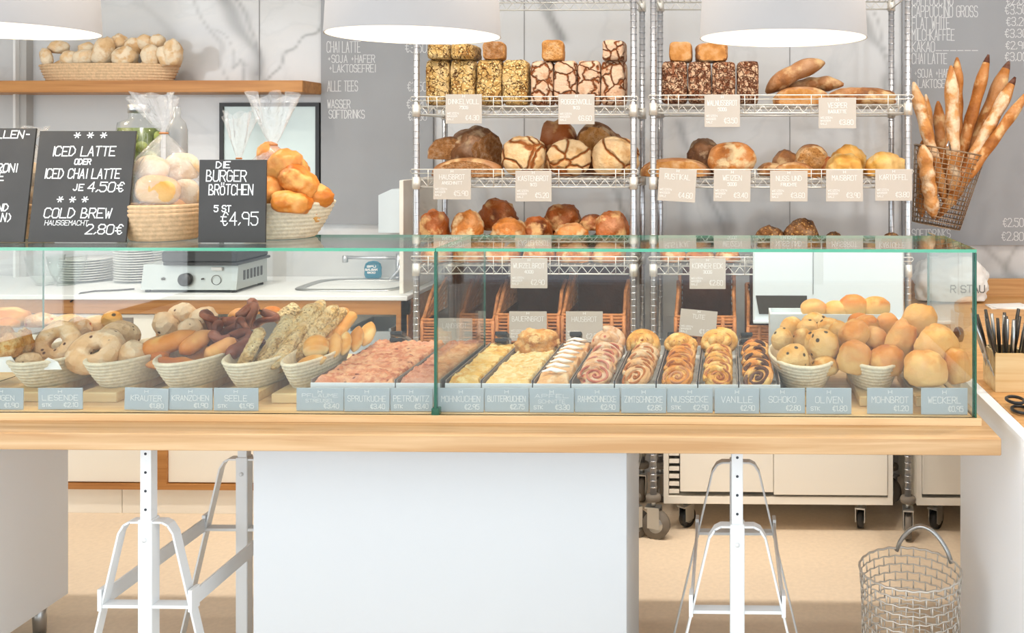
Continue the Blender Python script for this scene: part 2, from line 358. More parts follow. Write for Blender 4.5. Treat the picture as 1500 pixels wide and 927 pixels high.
# ---------------------------------------------------------------- stroke lettering
G = {'A': "00 26 40,12 32", 'B': "00 06 26 35 34 23 03,23 42 41 30 00", 'C': "45 36 16 05 01 10 30 41", 'D': "00 06 26 44 42 20 00", 'E': "46 06 00 40,03 33", 'F': "46 06 00,03 33",
 'G': "45 36 16 05 01 10 30 41 43 23", 'H': "00 06,40 46,03 43", 'I': "10 16", 'J': "36 31 20 10 01", 'K': "00 06,46 03 40", 'L': "06 00 40", 'M': "00 06 23 46 40", 'N': "00 06 40 46",
 'O': "10 01 05 16 36 45 41 30 10", 'P': "00 06 36 45 44 33 03", 'R': "00 06 36 45 44 33 03,23 40", 'S': "45 36 16 05 04 13 33 42 41 30 10 01", 'T': "06 46,26 20", 'U': "06 01 10 30 41 46",
 'V': "06 20 46", 'W': "06 10 24 30 46", 'X': "00 46,06 40", 'Y': "06 23 46,23 20", 'Z': "06 46 00 40", '0': "10 01 05 16 36 45 41 30 10", '1': "05 16 10", '2': "05 16 36 45 44 00 40",
 '3': "05 16 36 45 44 33 13,33 42 41 30 10 01", '4': "30 36 02 42", '5': "46 06 04 34 43 41 30 10 01", '6': "45 36 16 05 01 10 30 41 42 33 03", '7': "06 46 10",
 '8': "13 04 05 16 36 45 44 33 13 02 01 10 30 41 42 33", '9': "40 45 36 16 05 04 13 43", '€': "45 36 26 14 12 20 30 41,04 34,02 32", ',': "11 00", '.': "10 11", '*': "12 36,16 32,04 44,",
 '+': "13 33,22 24", '-': "13 33", '(': "36 14 12 30", ')': "16 34 32 10", 'Ö': "10 01 04 15 35 44 41 30 10,16 17,36 37", '_': "00 40", "g": "44 14 03 13 43 45,43 40 10", "K2": ""}
NARROW = {'I': 2.2, ',': 2, '.': 2, '1': 2.6, ' ': 3.4}
def lettering(lines, mat, parent, th=0.0022, y=-0.0025, wob=0.25, shear=0.0, name='lettering', seed=1, split=False):
    """lines: (text, x0, x1, z0, z1) in the sign's own metres, written on its front (-y) face"""
    rnd = random.Random(seed); mb = MB(); last = None
    for ln in lines:
        if split: mb = MB()
        text, x0, x1, z0, z1 = ln[:5]; t = ln[5] if len(ln) > 5 else th
        adv = [NARROW.get(c, 5.2) for c in text]; tot = sum(adv) - 1.2; sx = (x1 - x0) / tot; sz = (z1 - z0) / 6; cur = 0
        for c, a in zip(text, adv):
            if c in G:
                dz = rnd.uniform(-wob, wob) * 0.8; rt = rnd.uniform(-wob, wob) * 0.2
                for pl in G[c].split(','):
                    P = []
                    for q in pl.split():
                        gx, gz = int(q[0]), int(q[1]); gx2 = gx + (gz - 3) * (shear + rt) + rnd.uniform(-wob, wob) * .4; gz2 = gz + dz + rnd.uniform(-wob, wob) * .4
                        P.append((x0 + (cur + gx2) * sx, z0 + gz2 * sz))
                    for i in range(len(P) - 1):
                        ax, az = P[i]; bx, bz = P[i + 1]; dx, dz_ = bx - ax, bz - az; l = math.hypot(dx, dz_)
                        if l < 1e-7: continue
                        ux, uz = dx / l * t * .45, dz_ / l * t * .45; nx, nz = -uz / .9, ux / .9
                        yy = y - 0.00001 * i
                        mb.add([(ax - ux - nx, yy, az - uz - nz), (bx + ux - nx, yy, bz + uz - nz), (bx + ux + nx, yy, bz + uz + nz), (ax - ux + nx, yy, az - uz + nz)], [[0, 1, 2, 3]])
            cur += a
        if split: last = mb.build(name, mat, parent)
    if split: return last
    return mb.build(name, mat, parent)

# ---------------------------------------------------------------- bread shapes
_ico = {}
def ico(n):
    if n not in _ico:
        import bmesh
        bm = bmesh.new(); bmesh.ops.create_icosphere(bm, subdivisions=n, radius=1)
        _ico[n] = ([v.co.copy() for v in bm.verts], [[v.index for v in f.verts] for f in bm.faces]); bm.free()
    return _ico[n]
def fb(v, s, seed, oct_=3):
    return noise.fractal(Vector((v[0] * s + seed * 7.3, v[1] * s - seed * 3.1, v[2] * s + seed * 1.7)), 1.0, 2.0, oct_)
def blob(mb, rx, ry, rz, seed=0, amp=0.08, freq=1.6, flat=-0.45, n=4, power=2.0, cut=None, mi=0, cutmi=1, mat4=None, slash=0):
    """rounded lump resting on z=0; power>2 squares it; cut=(axis, value) slices a flat face"""
    V, F = ico(n); P = []; on = []
    for v in V:
        d = (abs(v.x) ** power + abs(v.y) ** power + abs(v.z) ** power) ** (1 / power); p = v / d
        k = 1 + amp * fb(v, freq, seed) + (amp * .22 * fb(v, freq * 4.5, seed + 9, 2) if n >= 4 and amp > .06 else 0)
        if slash:
            k -= 0.07 * max(0, 1 - abs(((v.x * 0.9 + v.y * 0.35) * slash + 0.5) % 1 - 0.5) * 8) * (1 if v.z > 0.1 else 0)
        p = p * k; c = False
        if p.z < flat: p.z = flat + (p.z - flat) * 0.08
        if cut:
            ax, val = cut
            if (p[ax] > val) if val > 0 else (p[ax] < val): p[ax] = val; c = True
        on.append(c); P.append(Vector((p.x * rx, p.y * ry, (p.z - flat) * rz / (1 - flat))))
    if mat4 is not None: P = [mat4 @ p for p in P]
    A = [f for f in F if not all(on[i] for i in f)]; C = [f for f in F if all(on[i] for i in f)]
    o = len(mb.v); mb.v += [tuple(p) for p in P]
    for f in A: mb.f.append([i + o for i in f]); mb.m.append(mi); mb.sm.append(True)
    for f in C: mb.f.append([i + o for i in f]); mb.m.append(cutmi); mb.sm.append(False)
    return mb
def ringshape(mb, Rr, r, seed=0, mi=0, n=36, k=14, flat=0.8, sq=1.0):
    V = []
    for i in range(n):
        th = 2 * math.pi * i / n
        for j in range(k):
            ph = 2 * math.pi * j / k; q = r * (1 + 0.12 * fb((math.cos(th), math.sin(th), math.cos(ph)), 1.5, seed))
            V.append(((Rr + q * math.cos(ph)) * math.cos(th), (Rr + q * math.cos(ph)) * math.sin(th) * sq, max(-r * .6, q * math.sin(ph) * flat) + r * .6))
    F = [[i * k + j, ((i + 1) % n) * k + j, ((i + 1) % n) * k + (j + 1) % k, i * k + (j + 1) % k] for i in range(n) for j in range(k)]
    mb.add(V, F, mi, True); return mb
def loafstick(mb, pts, r, mi=0, n=14, seg=28, ridge=0.0, ridges=6, tip=0.12, seed=0, flat=0.85, tipmi=None):
    """tapered stick through pts (quadratic-ish), ridge = slashes"""
    pts = [Vector(p) for p in pts]
    def P(t):
        if len(pts) == 2: return pts[0].lerp(pts[1], t)
        a = pts[0].lerp(pts[1], t); b = pts[1].lerp(pts[2], t); return a.lerp(b, t)
    path = []; rad = []
    for i in range(seg + 1):
        t = i / seg; path.append(P(t))
        e = min(1, math.sin(math.pi * min(max(t, 0.0), 1.0)) / math.sin(math.pi * tip) if (t < tip or t > 1 - tip) else 1)
        e = max(0.05, e) ** 0.6
        rad.append(r * e * (1 + ridge * math.cos(2 * math.pi * ridges * t) + 0.05 * noise.noise(Vector((t * 9, seed, 0)))))
    o = len(mb.f)
    mb.tube(path, rad, n, mi, flat=flat)
    if tipmi is not None:
        for fi in range(o, len(mb.f)):
            if (fi - o) // n >= seg - 2: mb.m[fi] = tipmi
    return mb
CNT = [0]
def nseed(): CNT[0] += 1; return CNT[0]

def solo(mb, name, mats, label, cat, loc, rot=(0, 0, 0), group=None):
    o = mb.build(name, mats, None, loc, rot); return tag(o, label, cat, group)

# ================================================================= SETTING
XL, XR, YF, YB, ZC = -4.6, 4.2, -4.0, 4.5, 3.15
struct(MB().box(XL, XR, 1.9, YB + .1, -0.1, 0).build('floor', M['floor']))
struct(MB().box(XL, XR, YF, 1.9, -0.1, 0).build('floor', M['bounce_grey']))  # unseen front floor, made pale grey to cut the warm bounce
struct(MB().box(XL, XR, YF, YB + .1, ZC, ZC + 0.1).build('ceiling', M['ceiling']))
struct(MB().box(XL - .1, XL, YF, YB + .1, 0, ZC).build('wall_left', M['wall_white']))
struct(MB().box(XR, XR + .1, YF, YB + .1, 0, ZC).build('wall_right', M['wall_white']))
fw = MB().box(XL, XR, YF + .05, YF + .2, 0, .28).box(XL, XR, YF + .05, YF + .2, 3.0, ZC)
struct(fw.build('wall_front', M['wall_white']))
wf = MB()
for i in range(6): x = -4.1 + i * 1.64; wf.box(x - .04, x + .04, YF + .06, YF + .16, .28, 3.0)
wf.box(-4.1, 4.1, YF + .06, YF + .16, 2.3, 2.38)
wf = struct(wf.build('window_1', M['dark_metal']))
for wi, xs_ in ((2, XR - .09), (3, XL + .09)):  # unseen frames, added around the two side fill lights
    m = MB()
    for y in (-3.14, -1.65, -.15, 1.34): m.box(xs_ - .03, xs_ + .03, y - .04, y + .04, .26, 2.84)
    for z in (.26, 2.80): m.box(xs_ - .03, xs_ + .03, -3.10, 1.30, z, z + .06)
    struct(m.build('window_%d' % wi, M['dark_metal']))
# marble wall, veins kept in a colour attribute
x0w, x1w, z0w, z1w = XL, XR, 0.0, ZC
nx, nzv = 560, 300
gx = np.linspace(x0w, x1w, nx); gz = np.concatenate([np.linspace(0, 0.9, 20, endpoint=False), np.linspace(.9, 2.3, nzv - 40), np.linspace(2.31, ZC, 20)])
XX, ZZ = np.meshgrid(gx, gz); YBW = YB
base = np.ones((len(gz), nx)) * 1.0
def vein(pts, wid, strength, wob=0.012):
    global base
    P = [at(px, py, YB) for px, py in pts]; dmin = np.full(base.shape, 9.0); tt = np.zeros(base.shape)
    wx = XX + wob * np.sin(ZZ * 31 + XX * 11) + wob * .6 * np.sin(XX * 57 + ZZ * 23); wz = ZZ + wob * np.sin(XX * 37 + 1.3 * ZZ * 13)
    for i in range(len(P) - 1):
        a, b = P[i], P[i + 1]; dx, dz = b.x - a.x, b.z - a.z; t = np.clip(((wx - a.x) * dx + (wz - a.z) * dz) / (dx * dx + dz * dz), 0, 1)
        d = np.hypot(wx - a.x - t * dx, wz - a.z - t * dz); dmin = np.minimum(dmin, d)
    base = base * (1 - strength * np.exp(-(dmin / wid) ** 2))
vein([(300, -40), (345, 30), (372, 70), (380, 118)], .035, .42); vein([(330, -30), (378, 50), (380, 110)], .012, .35)
vein([(285, 0), (320, 60), (335, 118)], .010, .25); vein([(392, 118), (420, 80), (440, 60), (478, 32)], .007, .42)
vein([(345, 95), (352, 90), (362, 100), (358, 118)], .008, .35); vein([(316, 40), (330, 52), (345, 96)], .006, .22)
vein([(785, -40), (805, 20), (818, 60)], .028, .40); vein([(800, -40), (812, 20), (822, 60)], .010, .3)
vein([(1225, -20), (1260, 25), (1290, 70), (1305, 140)], .014, .32); vein([(1275, 10), (1295, 60), (1312, 130)], .008, .28)
vein([(990, 180), (1030, 250), (1060, 345)], .022, .30); vein([(1040, 250), (1066, 300), (1070, 350)], .02, .22)
vein([(895, 270), (925, 320), (935, 345)], .012, .28); vein([(905, 250), (915, 330)], .006, .24)
vein([(1300, 190), (1320, 250), (1340, 360)], .01, .2); vein([(1440, 360), (1470, 380), (1485, 410)], .02, .25); vein([(1490, 360), (1470, 400)], .01, .25)
vein([(75, 0), (130, 40), (200, 90)], .012, .08); vein([(200, 0), (260, 60)], .02, .1); vein([(560, 375), (540, 400), (520, 440)], .01, .1)
vein([(970, 0), (960, 60), (975, 160)], .02, .10); vein([(1150, 200), (1120, 280)], .03, .08)
wm = bpy.data.meshes.new('wall_back'); nr = len(gz)
verts = np.stack([XX.ravel(), np.full(XX.size, YBW), ZZ.ravel()], 1)
idx = np.arange(nr * nx).reshape(nr, nx)
quads = np.stack([idx[:-1, :-1].ravel(), idx[:-1, 1:].ravel(), idx[1:, 1:].ravel(), idx[1:, :-1].ravel()], 1)
wm.from_pydata(verts.tolist(), [], quads.tolist())
ca = wm.color_attributes.new('vein', 'FLOAT_COLOR', 'POINT')
cc = np.ones((base.size, 4)); cc[:, 0] = cc[:, 1] = cc[:, 2] = base.ravel(); ca.data.foreach_set('color', cc.ravel())
wb = bpy.data.objects.new('wall_back', wm); COL.objects.link(wb); struct(wb)
mm, nt, b = base_mat('white_marble')
an = nt.nodes.new('ShaderNodeAttribute'); an.attribute_name = 'vein'
tc = nt.nodes.new('ShaderNodeTexCoord'); nz = nt.nodes.new('ShaderNodeTexNoise'); nz.inputs['Scale'].default_value = 1.6; nz.inputs['Detail'].default_value = 9; nz.inputs['Distortion'].default_value = 1.2
nt.links.new(tc.outputs['Object'], nz.inputs['Vector']); rp = ramp(nt, [(0.30, srgb(203, 204, 205)), (0.47, srgb(210, 210, 209)), (0.5, srgb(205, 206, 206)), (0.53, srgb(211, 212, 212)), (0.75, srgb(213, 214, 214))]); nt.links.new(nz.outputs[0], rp.inputs[0])
mx = nt.nodes.new('ShaderNodeMix'); mx.data_type = 'RGBA'; mx.blend_type = 'MULTIPLY'; mx.inputs[0].default_value = 1
nt.links.new(rp.outputs[0], mx.inputs[6]); nt.links.new(an.outputs['Color'], mx.inputs[7]); nt.links.new(mx.outputs[2], b.inputs['Base Color'])
b.inputs['Roughness'].default_value = 0.10; b.inputs['Specular IOR Level'].default_value = 0.5
wm.materials.append(mm)
tn = [0]
def trim(mb, mat): tn[0] += 1; return struct(mb.build('trim_%d' % tn[0], mat))
M['seam'] = pm('seam_grey', (150, 150, 150), .6)
for px in (380, 768, 1157):
    x = X_(px, YB); trim(MB().box(x - .0022, x + .0022, YB - .002, YB + .02, .92, ZC), M['seam'])
M['grey_strip'] = pm('grey_strip', (186, 184, 180), .5)
x = X_(32, 4.46); trim(MB().box(x - .03, x + .025, 4.455, YB + .01, .9, ZC), M['grey_strip'])
M['trim_metal'] = pm('pale_trim_metal', (232, 232, 230), .3)
x = X_(23, 4.44); trim(MB().box(x - .006, x + .006, 4.43, 4.455, .9, ZC), M['trim_metal'])

# menu boards: flat grey panels with hand lettering
def menu(px0, px1, zb, label, lines):
    xa, xb = X_(px0, 4.48), X_(px1, 4.48); t = thing('menu_board', label, 'menu board', (xa, 4.48, zb), group='grey menu panels')
    MB().box(0, xb - xa, 0, .018, 0, ZC - zb - .002).build('panel', M['menu_grey'], t)
    L = []
    for tx, a, b_, y1, y0 in lines:
        L.append((tx, X_(a, 4.48) - xa, X_(b_, 4.48) - xa, Z_(y1, 4.48) - zb, Z_(y0, 4.48) - zb))
    lettering(L, M['menu_chalk'], t, th=0.0034, y=-.001, wob=0.12, seed=5, split=True)
menu(470, 634, Z_(329, 4.48), 'grey menu panel between oak shelf and left bread rack, lettered ALLE TEES', [
    ('CAPPUCCINO', 478, 560, 15, -3), ('CHAI LATTE', 479, 528, 76, 60), ('+SOJA +HAFER', 480, 549, 91, 80), ('+LAKTOSEFREI', 482, 550, 105, 94), ('ALLE TEES', 480, 524, 133, 118), ('WASSER', 480, 513, 158, 146), ('SOFTDRINKS', 482, 534, 173, 161),
    ('€3,50', 594, 625, 76, 62), ('€2,50', 597, 625, 133, 120), ('€2,20', 596, 625, 158, 146), ('€2,80', 598, 625, 176, 163)])
menu(1322, 1640, Z_(358, 4.48), 'grey menu panel behind the wire basket of baguettes, lettered with coffee prices', [
    ('CAPPUCCINO', 1336, 1396, 9, -9), ('CAPPUCCINO GROSS', 1336, 1432, 26, 10), ('FLAT WHITE', 1336, 1391, 43, 27), ('MILCHKAFFEE', 1336, 1398, 60, 44), ('KAKAO', 1336, 1369, 77, 62), ('______', 1371, 1432, 75, 72), ('CHAI LATTE', 1336, 1387, 94, 79),
    ('+SOJA +HAFER', 1339, 1402, 114, 102), ('+LAKTOSEFREI', 1339, 1404, 129, 117), ('ALLE TEES', 1338, 1400, 232, 218), ('WASSER', 1338, 1390, 300, 286), ('SOFTDRINKS', 1336, 1392, 347, 335),
    ('€2,80', 1474, 1506, 8, -6), ('€3,50', 1472, 1504, 22, 9), ('€3,20', 1474, 1506, 39, 27), ('€3,30', 1472, 1504, 56, 44), ('€2,90', 1473, 1505, 73, 62), ('€3,00', 1472, 1504, 90, 78), ('€2,50', 1469, 1499, 331, 319), ('€2,80', 1467, 1499, 351, 339)])

# ================================================================= LARGE FURNITURE
# back counter, left
YC = 3.93
xr = X_(598, YC); xl = -4.55
t = thing('back_counter', 'long back counter with white worktop and orange wood frame along the wall', 'counter', ((xl + xr) / 2, YC, 0)); ox = (xl + xr) / 2
def lb(a, b_, c, d, e, f, **k): return MB().box(a - ox, b_ - ox, c - YC, d - YC, e, f, **k)
zt = Z_(434, YC)
MB().box(xl - ox, xr - ox, -.01, YB - YC - .003, zt - .02, zt, b=.003).build('worktop', M['white_paint'], t)
z1 = zt - .02; zr = Z_(462, YC); zb1 = Z_(722, YC); zb0 = Z_(714, YC)
m = MB().box(xl - ox, xr - ox, 0, .03, zr, z1).box(xl - ox, xr - ox, 0, .5, zb1, zb0)
for px in (-560, -180, 236, 588): x = X_(px, YC); m.box(x - ox - .022, x - ox + .022, 0, .03, zb0, zr)
x = xr; m.box(x - ox - .03, x - ox, 0, .54, zb0, z1)
m.build('frame', M['shelf_wood'], t)
MB().box(xl - ox, xr - ox - .03, .5, .54, zb0, z1).box(xl - ox, xr - ox - .03, .04, .5, zb0, zb0 + .02).build('back_panel', M['cream'], t)
for a, b_ in ((-560, -180), (-180, 236),):
    xa, xb = X_(a, YC) + .022, X_(b_, YC) - .022
    d = MB().box(xa - ox, xb - ox, .012, .03, zb0 + .004, zr - .004, b=.002).build('door', M['cream'], t)
xa, xb = X_(236, YC) + .022, X_(588, YC) - .022
MB().box(xa - ox, xb - ox, .012, .03, zb0 + .004, Z_(560, YC), b=.002).build('drawer', M['cream'], t)
xs = X_(172, YC)
MB().box(xl - ox, xs - ox - .0015, .03, .06, 0, zb1, b=.001).build('plinth', M['cream'], t)
MB().box(xs - ox + .0015, xr - ox, .03, .06, 0, zb1, b=.001).build('plinth', M['cream'], t)
# white bin on the counter's open shelf
zbx = Z_(560, YC)
t2 = thing('storage_box', 'white open box standing in the wood framed bay under the sink', 'box', ((X_(505, 4.05) + X_(583, 4.05)) / 2, 4.1, zbx))
w2 = (X_(583, 4.05) - X_(520, 4.05)) / 2
mb = MB().box(-w2, w2, -.08, -.07, 0, Z_(488, 4.0) - zbx).box(-w2, w2, .2, .21, 0, Z_(478, 4.1) - zbx).box(-w2, -w2 + .01, -.07, .2, 0, Z_(484, 4.0) - zbx).box(w2 - .01, w2, -.07, .2, 0, Z_(484, 4.0) - zbx)
mb.build('body', M['plastic_white'], t2)
# splash post at the counter's right end
xq = X_(594.5, 4.0)
solo(MB().box(-.009, .009, -.05, .42, 0, Z_(264, 4.0) - zt, b=.002), 'end_panel', M['cream'], 'narrow cream upright panel at the right end of the back counter', 'panel', (xq - .012, 4.03, zt))
# wall shelf
zs1, zs0 = Z_(117, 4.28), Z_(134.5, 4.28)
solo(MB().box(-4.5, X_(443, 4.28), 4.28, YB - .002, zs0, zs1, b=.002), 'wall_shelf', M['shelf_wood'], 'thick oak shelf on the marble wall carrying the oblong basket', 'shelf', (0, 0, 0))

# table
TZ = .85; YT0, YT1 = 2.28, 3.10; XT0, XT1 = -3.3, X_(1467, 2.28)
t = thing('counter_table', 'long beech display table carrying the glass case, on white trestles', 'table', ((XT0 + XT1) / 2, (YT0 + YT1) / 2, TZ - .041)); oc = t.location
MB().box(XT0 - oc.x, XT1 - oc.x, YT0 - oc.y, YT1 - oc.y, 0, .041, b=.002).build('tabletop', M['table_wood'], t)
# trestles
def trestle(px, label):
    X = X_(px, 2.40); t = thing('trestle', label, 'trestle', (X, 2.40, 0), group='white steel trestles under the table')
    W = .03
    for yy in (0, .48):
        mb = MB(); ht, hb, zt_, = .060, .205, .595
        path = [(-hb, 0), (-ht - .012, zt_ - .03), (-ht + .002, zt_ - .008), (-ht + .018, zt_), (ht - .018, zt_), (ht - .002, zt_ - .008), (ht + .012, zt_ - .03), (hb, 0)]
        for i in range(len(path) - 1):
            (ax, az), (bx, bz) = path[i], path[i + 1]; l = math.hypot(bx - ax, bz - az); nx_, nz_ = -(bz - az) / l * .005, (bx - ax) / l * .005
            mb.add([(ax, yy - W / 2, az), (bx, yy - W / 2, bz), (bx - nx_, yy - W / 2, bz - nz_), (ax - nx_, yy - W / 2, az - nz_), (ax, yy + W / 2, az), (bx, yy + W / 2, bz), (bx - nx_, yy + W / 2, bz - nz_), (ax - nx_, yy + W / 2, az - nz_)],
                   [[0, 1, 2, 3], [7, 6, 5, 4], [0, 4, 5, 1], [3, 2, 6, 7]])
        wz = .379; hw = ht + (zt_ - wz) / zt_ * (hb - ht)
        mb.box(-hw, hw, yy - W / 2, yy + W / 2, wz - .003, wz + .005)
        mb.box(-hw - .008, -hw + .002, yy - .018, yy + .018, wz - .01, wz + .045).box(hw - .002, hw + .008, yy - .018, yy + .018, wz - .01, wz + .045)
        mb.build('leg_frame', M['trestle'], t)
        MB().box(-.018, .018, yy - .018, yy + .018, 0.02, .60, b=.002).build('post_sleeve', M['trestle'], t)
        p = MB().box(-.014, .014, yy - .014, yy + .014, .55, .80, b=.001).build('post', M['trestle'], t)
        for zz in (.625, .672, .719, .766): MB().cyl((0, yy - .0145, zz), (0, yy - .013, zz), .0035, 10).build('hole', M['hole'], p)
        MB().cyl((0, yy - .021, .55), (0, yy - .017, .55), .006, 12).build('bolt', M['trestle'], t)
    for s_ in (-1, 1):
        MB().box(s_ * .115 - .003, s_ * .115 + .003, 0, .48, .375, .415).build('side_bar', M['trestle'], t)
    MB().box(-.066 if px > 500 else -.13, .066 if px > 500 else .018, -.06, .60, .80, .8085).build('wood_plate', M['table_wood'], t)
    return t
trestle(218, 'white steel trestle left of the big white cabinet'); trestle(1080, 'white steel trestle right of the big white cabinet')
# cabinets below
xa, xb = X_(371, 2.41), X_(918, 2.41)
t = thing('cabinet', 'large plain white cabinet under the middle of the table', 'cabinet', ((xa + xb) / 2, 2.41, 0), group='white cabinets under the table')
wd = (xb - xa) / 2
MB().box(-wd, wd, .02, .33, 0, .806).build('carcass', M['cab_dimmed'], t); MB().box(-wd, wd, 0, .018, 0, .806, b=.001).build('front_panel', M['cab_dimmed'], t)
xe = X_(100, 3.04)
t = thing('cabinet', 'white cabinet on small feet at the left end of the table', 'cabinet', (xe - .45, 2.42, 0), group='white cabinets under the table')
MB().box(-.45, .45, .02, .62, .10, .806, b=.001).build('carcass', M['cab_lifted'], t); MB().box(-.45, .45, 0, .018, .1, .806).build('front_panel', M['cab_lifted'], t)
for sx in (-.40, .40):
    for sy in (.06, .56): MB().cyl((sx, sy, 0), (sx, sy, .10), .018, 12, r1=.022).build('foot', M['steel'], t)
# right side counter
XR0 = .70
t = thing('side_counter', 'white side counter with orange oak top running back along the right', 'counter', (XR0, 1.2, 0))
MB().box(.0, 1.6, 0, 1.69, 0, .83).box(0, .03, 0, 1.69, .83, .849).build('body', M['cab_lifted'], t)
MB().box(.62, 1.6, 1.70, 3.2, 0, .83).build('rear_body', M['cab_lifted'], t)
MB().box(.031, 1.6, 0, 3.22, .831, .851, b=.002).build('worktop', M['counter_wood'], t)
MB().box(.03, 1.6, 3.20, 3.225, .85, Z_(407, 4.4)).build('upstand', M['counter_wood'], t)

# ---- glass display case
GZ0, GZ1, GY0, GY1 = .869, 1.287, 2.385, 2.735
xR = X_(1430, GY0); xJ = X_(638, GY0); step = xR - xJ
t = thing('display_case', 'long glass display case full of pastries on the beech table', 'display case', (xJ, 2.39, TZ)); ox, oy, oz = xJ, 2.39, TZ
MB().box(XT0 + .02 - ox, xR + .012 - ox, 2.378 - oy, 3.07 - oy, 0, GZ0 - TZ, b=.001).build('base_board', M['base_wood'], t)
def pane(name, x0, x1, y0, y1, z0, z1, edge='glass_edge', dark=False):
    mb = MB(); d = [x1 - x0, y1 - y0, z1 - z0]; k = d.index(min(d))
    P = [(x0, y0, z0), (x1, y0, z0), (x1, y1, z0), (x0, y1, z0), (x0, y0, z1), (x1, y0, z1), (x1, y1, z1), (x0, y1, z1)]
    P = [(p[0] - ox, p[1] - oy, p[2] - oz) for p in P]
    FF = [(2, [0, 3, 2, 1]), (2, [4, 5, 6, 7]), (1, [0, 1, 5, 4]), (0, [1, 2, 6, 5]), (1, [2, 3, 7, 6]), (0, [3, 0, 4, 7])]
    mb.add(P, [f for a, f in FF if a == k], 0); mb.add(P, [f for a, f in FF if a != k], 1)
    return mb.build(name, [M['glass'], M[edge]], t)
for i in (0, 1, 2):
    pane('front_pane', xR - (i + 1) * step + .001, xR - i * step - .001, GY0, GY0 + .007, GZ0, GZ1 - .008, 'glass_edge_dark')
    pane('top_pane', xR - (i + 1) * step + .001, xR - i * step + (.001 if i == 0 else -.001), GY0 - .001, GY1, GZ1 - .008, GZ1)
pane('side_pane', xR - .008, xR - .001, GY0 + .008, 2.93, GZ0, GZ1 - .009, 'glass_edge_dark')
pane('divider_pane', xJ - .003, xJ + .003, GY0 + .008, 2.87, GZ0, GZ1 - .009, 'glass_edge_dark')
pane('divider_pane', xJ - step - .003, xJ - step + .003, GY0 + .008, 2.87, GZ0, GZ1 - .009, 'glass_edge_dark')
MB().box(-.010, .010, -.009, .012, .017, .036, b=.002).build('corner_clip', M['glass_edge_dark'], t)
sj = MB().box(-.0035, .0035, -.0065, .004, .019, .428).box(xR - ox - .0035, xR - ox + .001, -.0065, .004, .019, .428); sj.build('joint_seal', M['glass_edge_dark'], t)

# ---- wire racks
def wirecaster(t, x, y, ztop, r=.055, yaw=0.3, mat='rubber'):
    c = MB(); cs_, sn = math.cos(yaw), math.sin(yaw)
    c.cyl((x, y, ztop), (x, y, 2 * r + .012), .010, 10)
    for s_ in (-1, 1):
        q = Vector((-sn * .018 * s_, cs_ * .018 * s_, 0)); Rm = Matrix.Translation(Vector((x, y, 0)) + q) @ Matrix.Rotation(yaw, 4, 'Z')
        c.box(-.019, .03, -.0015, .0015, r * .8, 2 * r + .014, M=Rm)
    c.box(-.03, .03, -.02, .02, 2 * r + .010, 2 * r + .016, M=Matrix.Translation((x, y, 0)) @ Matrix.Rotation(yaw, 4, 'Z'))
    o = c.build('caster', M['steel'], t)
    ax = Vector((-sn, cs_, 0)); ctr = Vector((x + cs_ * .012, y + sn * .012, r)); w_ = MB()
    w_.cyl(ctr - ax * .012, ctr + ax * .012, r, 24); w_.cyl(ctr - ax * .0145, ctr + ax * .0145, r * .55, 18, mi=1)
    w_.build('wheel', [M[mat], M['steel']], o)
    return o
def rack(pxl, pxr, zs, label, casters):
    Y0, Y1 = 3.75, 4.13; xl, xr = X_(pxl, Y0), X_(pxr, Y0); W = xr - xl; D = Y1 - Y0
    t = thing('wire_rack', label, 'rack', (xl, Y0, 0), group='wire bread racks')
    for x in (0, W):
        for y in (0, D):
            m = MB(); m.cyl((x, y, .17), (x, y, 2.25), .0125, 12)
            k = .2
            while k < 2.25: m.cyl((x, y, k), (x, y, k + .003), .0138, 12); k += .0254
            m.build('post', M['chrome'], t)
            m2 = MB().lathe([(.012, 0), (.029, .004), (.031, .018), (.027, .026), (.012, .028)], 20, c=(x, y, .145)); m2.build('bumper', M['rubber'], t)
    for i, z in enumerate(zs):
        m = MB(); r = .0032; r2 = .0022
        for (ya) in (0, D):
            m.tube([(0, ya, z), (W, ya, z)], r, 6).tube([(0, ya, z - .032), (W, ya, z - .032)], r, 6)
            n = int(W / .045); pts = []
            for k in range(2 * n + 1): pts.append((W * k / (2 * n), ya, z - (.002 if k % 2 else .030)))
            m.tube(pts, r2, 5)
        for xa in (0, W):
            m.tube([(xa, 0, z), (xa, D, z)], r, 6).tube([(xa, 0, z - .032), (xa, D, z - .032)], r, 6)
        n = int(W / .026)
        for k in range(1, n): m.tube([(W * k / n, 0, z + .003), (W * k / n, D, z + .003)], .0017, 4)
        for q in (.33, .66): m.tube([(0, D * q, z - .003), (W, D * q, z - .003)], .0025, 5)
        for x in (0, W):
            for y in (0, D): m.cyl((x, y, z - .040), (x, y, z + .008), .0175, 12, r1=.0165)
        sh = m.build('shelf', M['wire_cream'], t)
        if z > 1.0 and z < 2:
            g = MB(); h = .038
            g.tube([(-.014, -.012, z + h - .016), (-.019, -.014, z + h - .006), (-.014, -.016, z + h), (W + .014, -.016, z + h), (W + .019, -.014, z + h - .006), (W + .014, -.012, z + h - .016), (-.014, -.012, z + h - .016)], .0022, 6)
            for q in (.06, .10, .36, .40, .62, .66, .92, .96): g.tube([(W * q, -.016, z + h), (W * q, -.013, z - .03)], .0018, 5)
            g.build('guard_rail', M['wire_cream'], sh)
    for x, yw in zip((0, W), casters):
        wirecaster(t, x, 0, .16, yaw=yw); wirecaster(t, x, D, .16, yaw=yw + 1)
    return t
ZS = [Z_(156, 3.76), Z_(262, 3.76), Z_(389, 3.76), .70]
rack(610, 928, ZS + [.24, 2.16], 'wire rack on casters nearer the sink, stacked with loaves', (0.2, 0.5))
rack(957, 1330, [Z_(154, 3.76), Z_(262, 3.76), Z_(389, 3.76), .70, 2.16], 'wire rack on casters nearer the baguettes, stacked with loaves', (-0.25, 1.45))

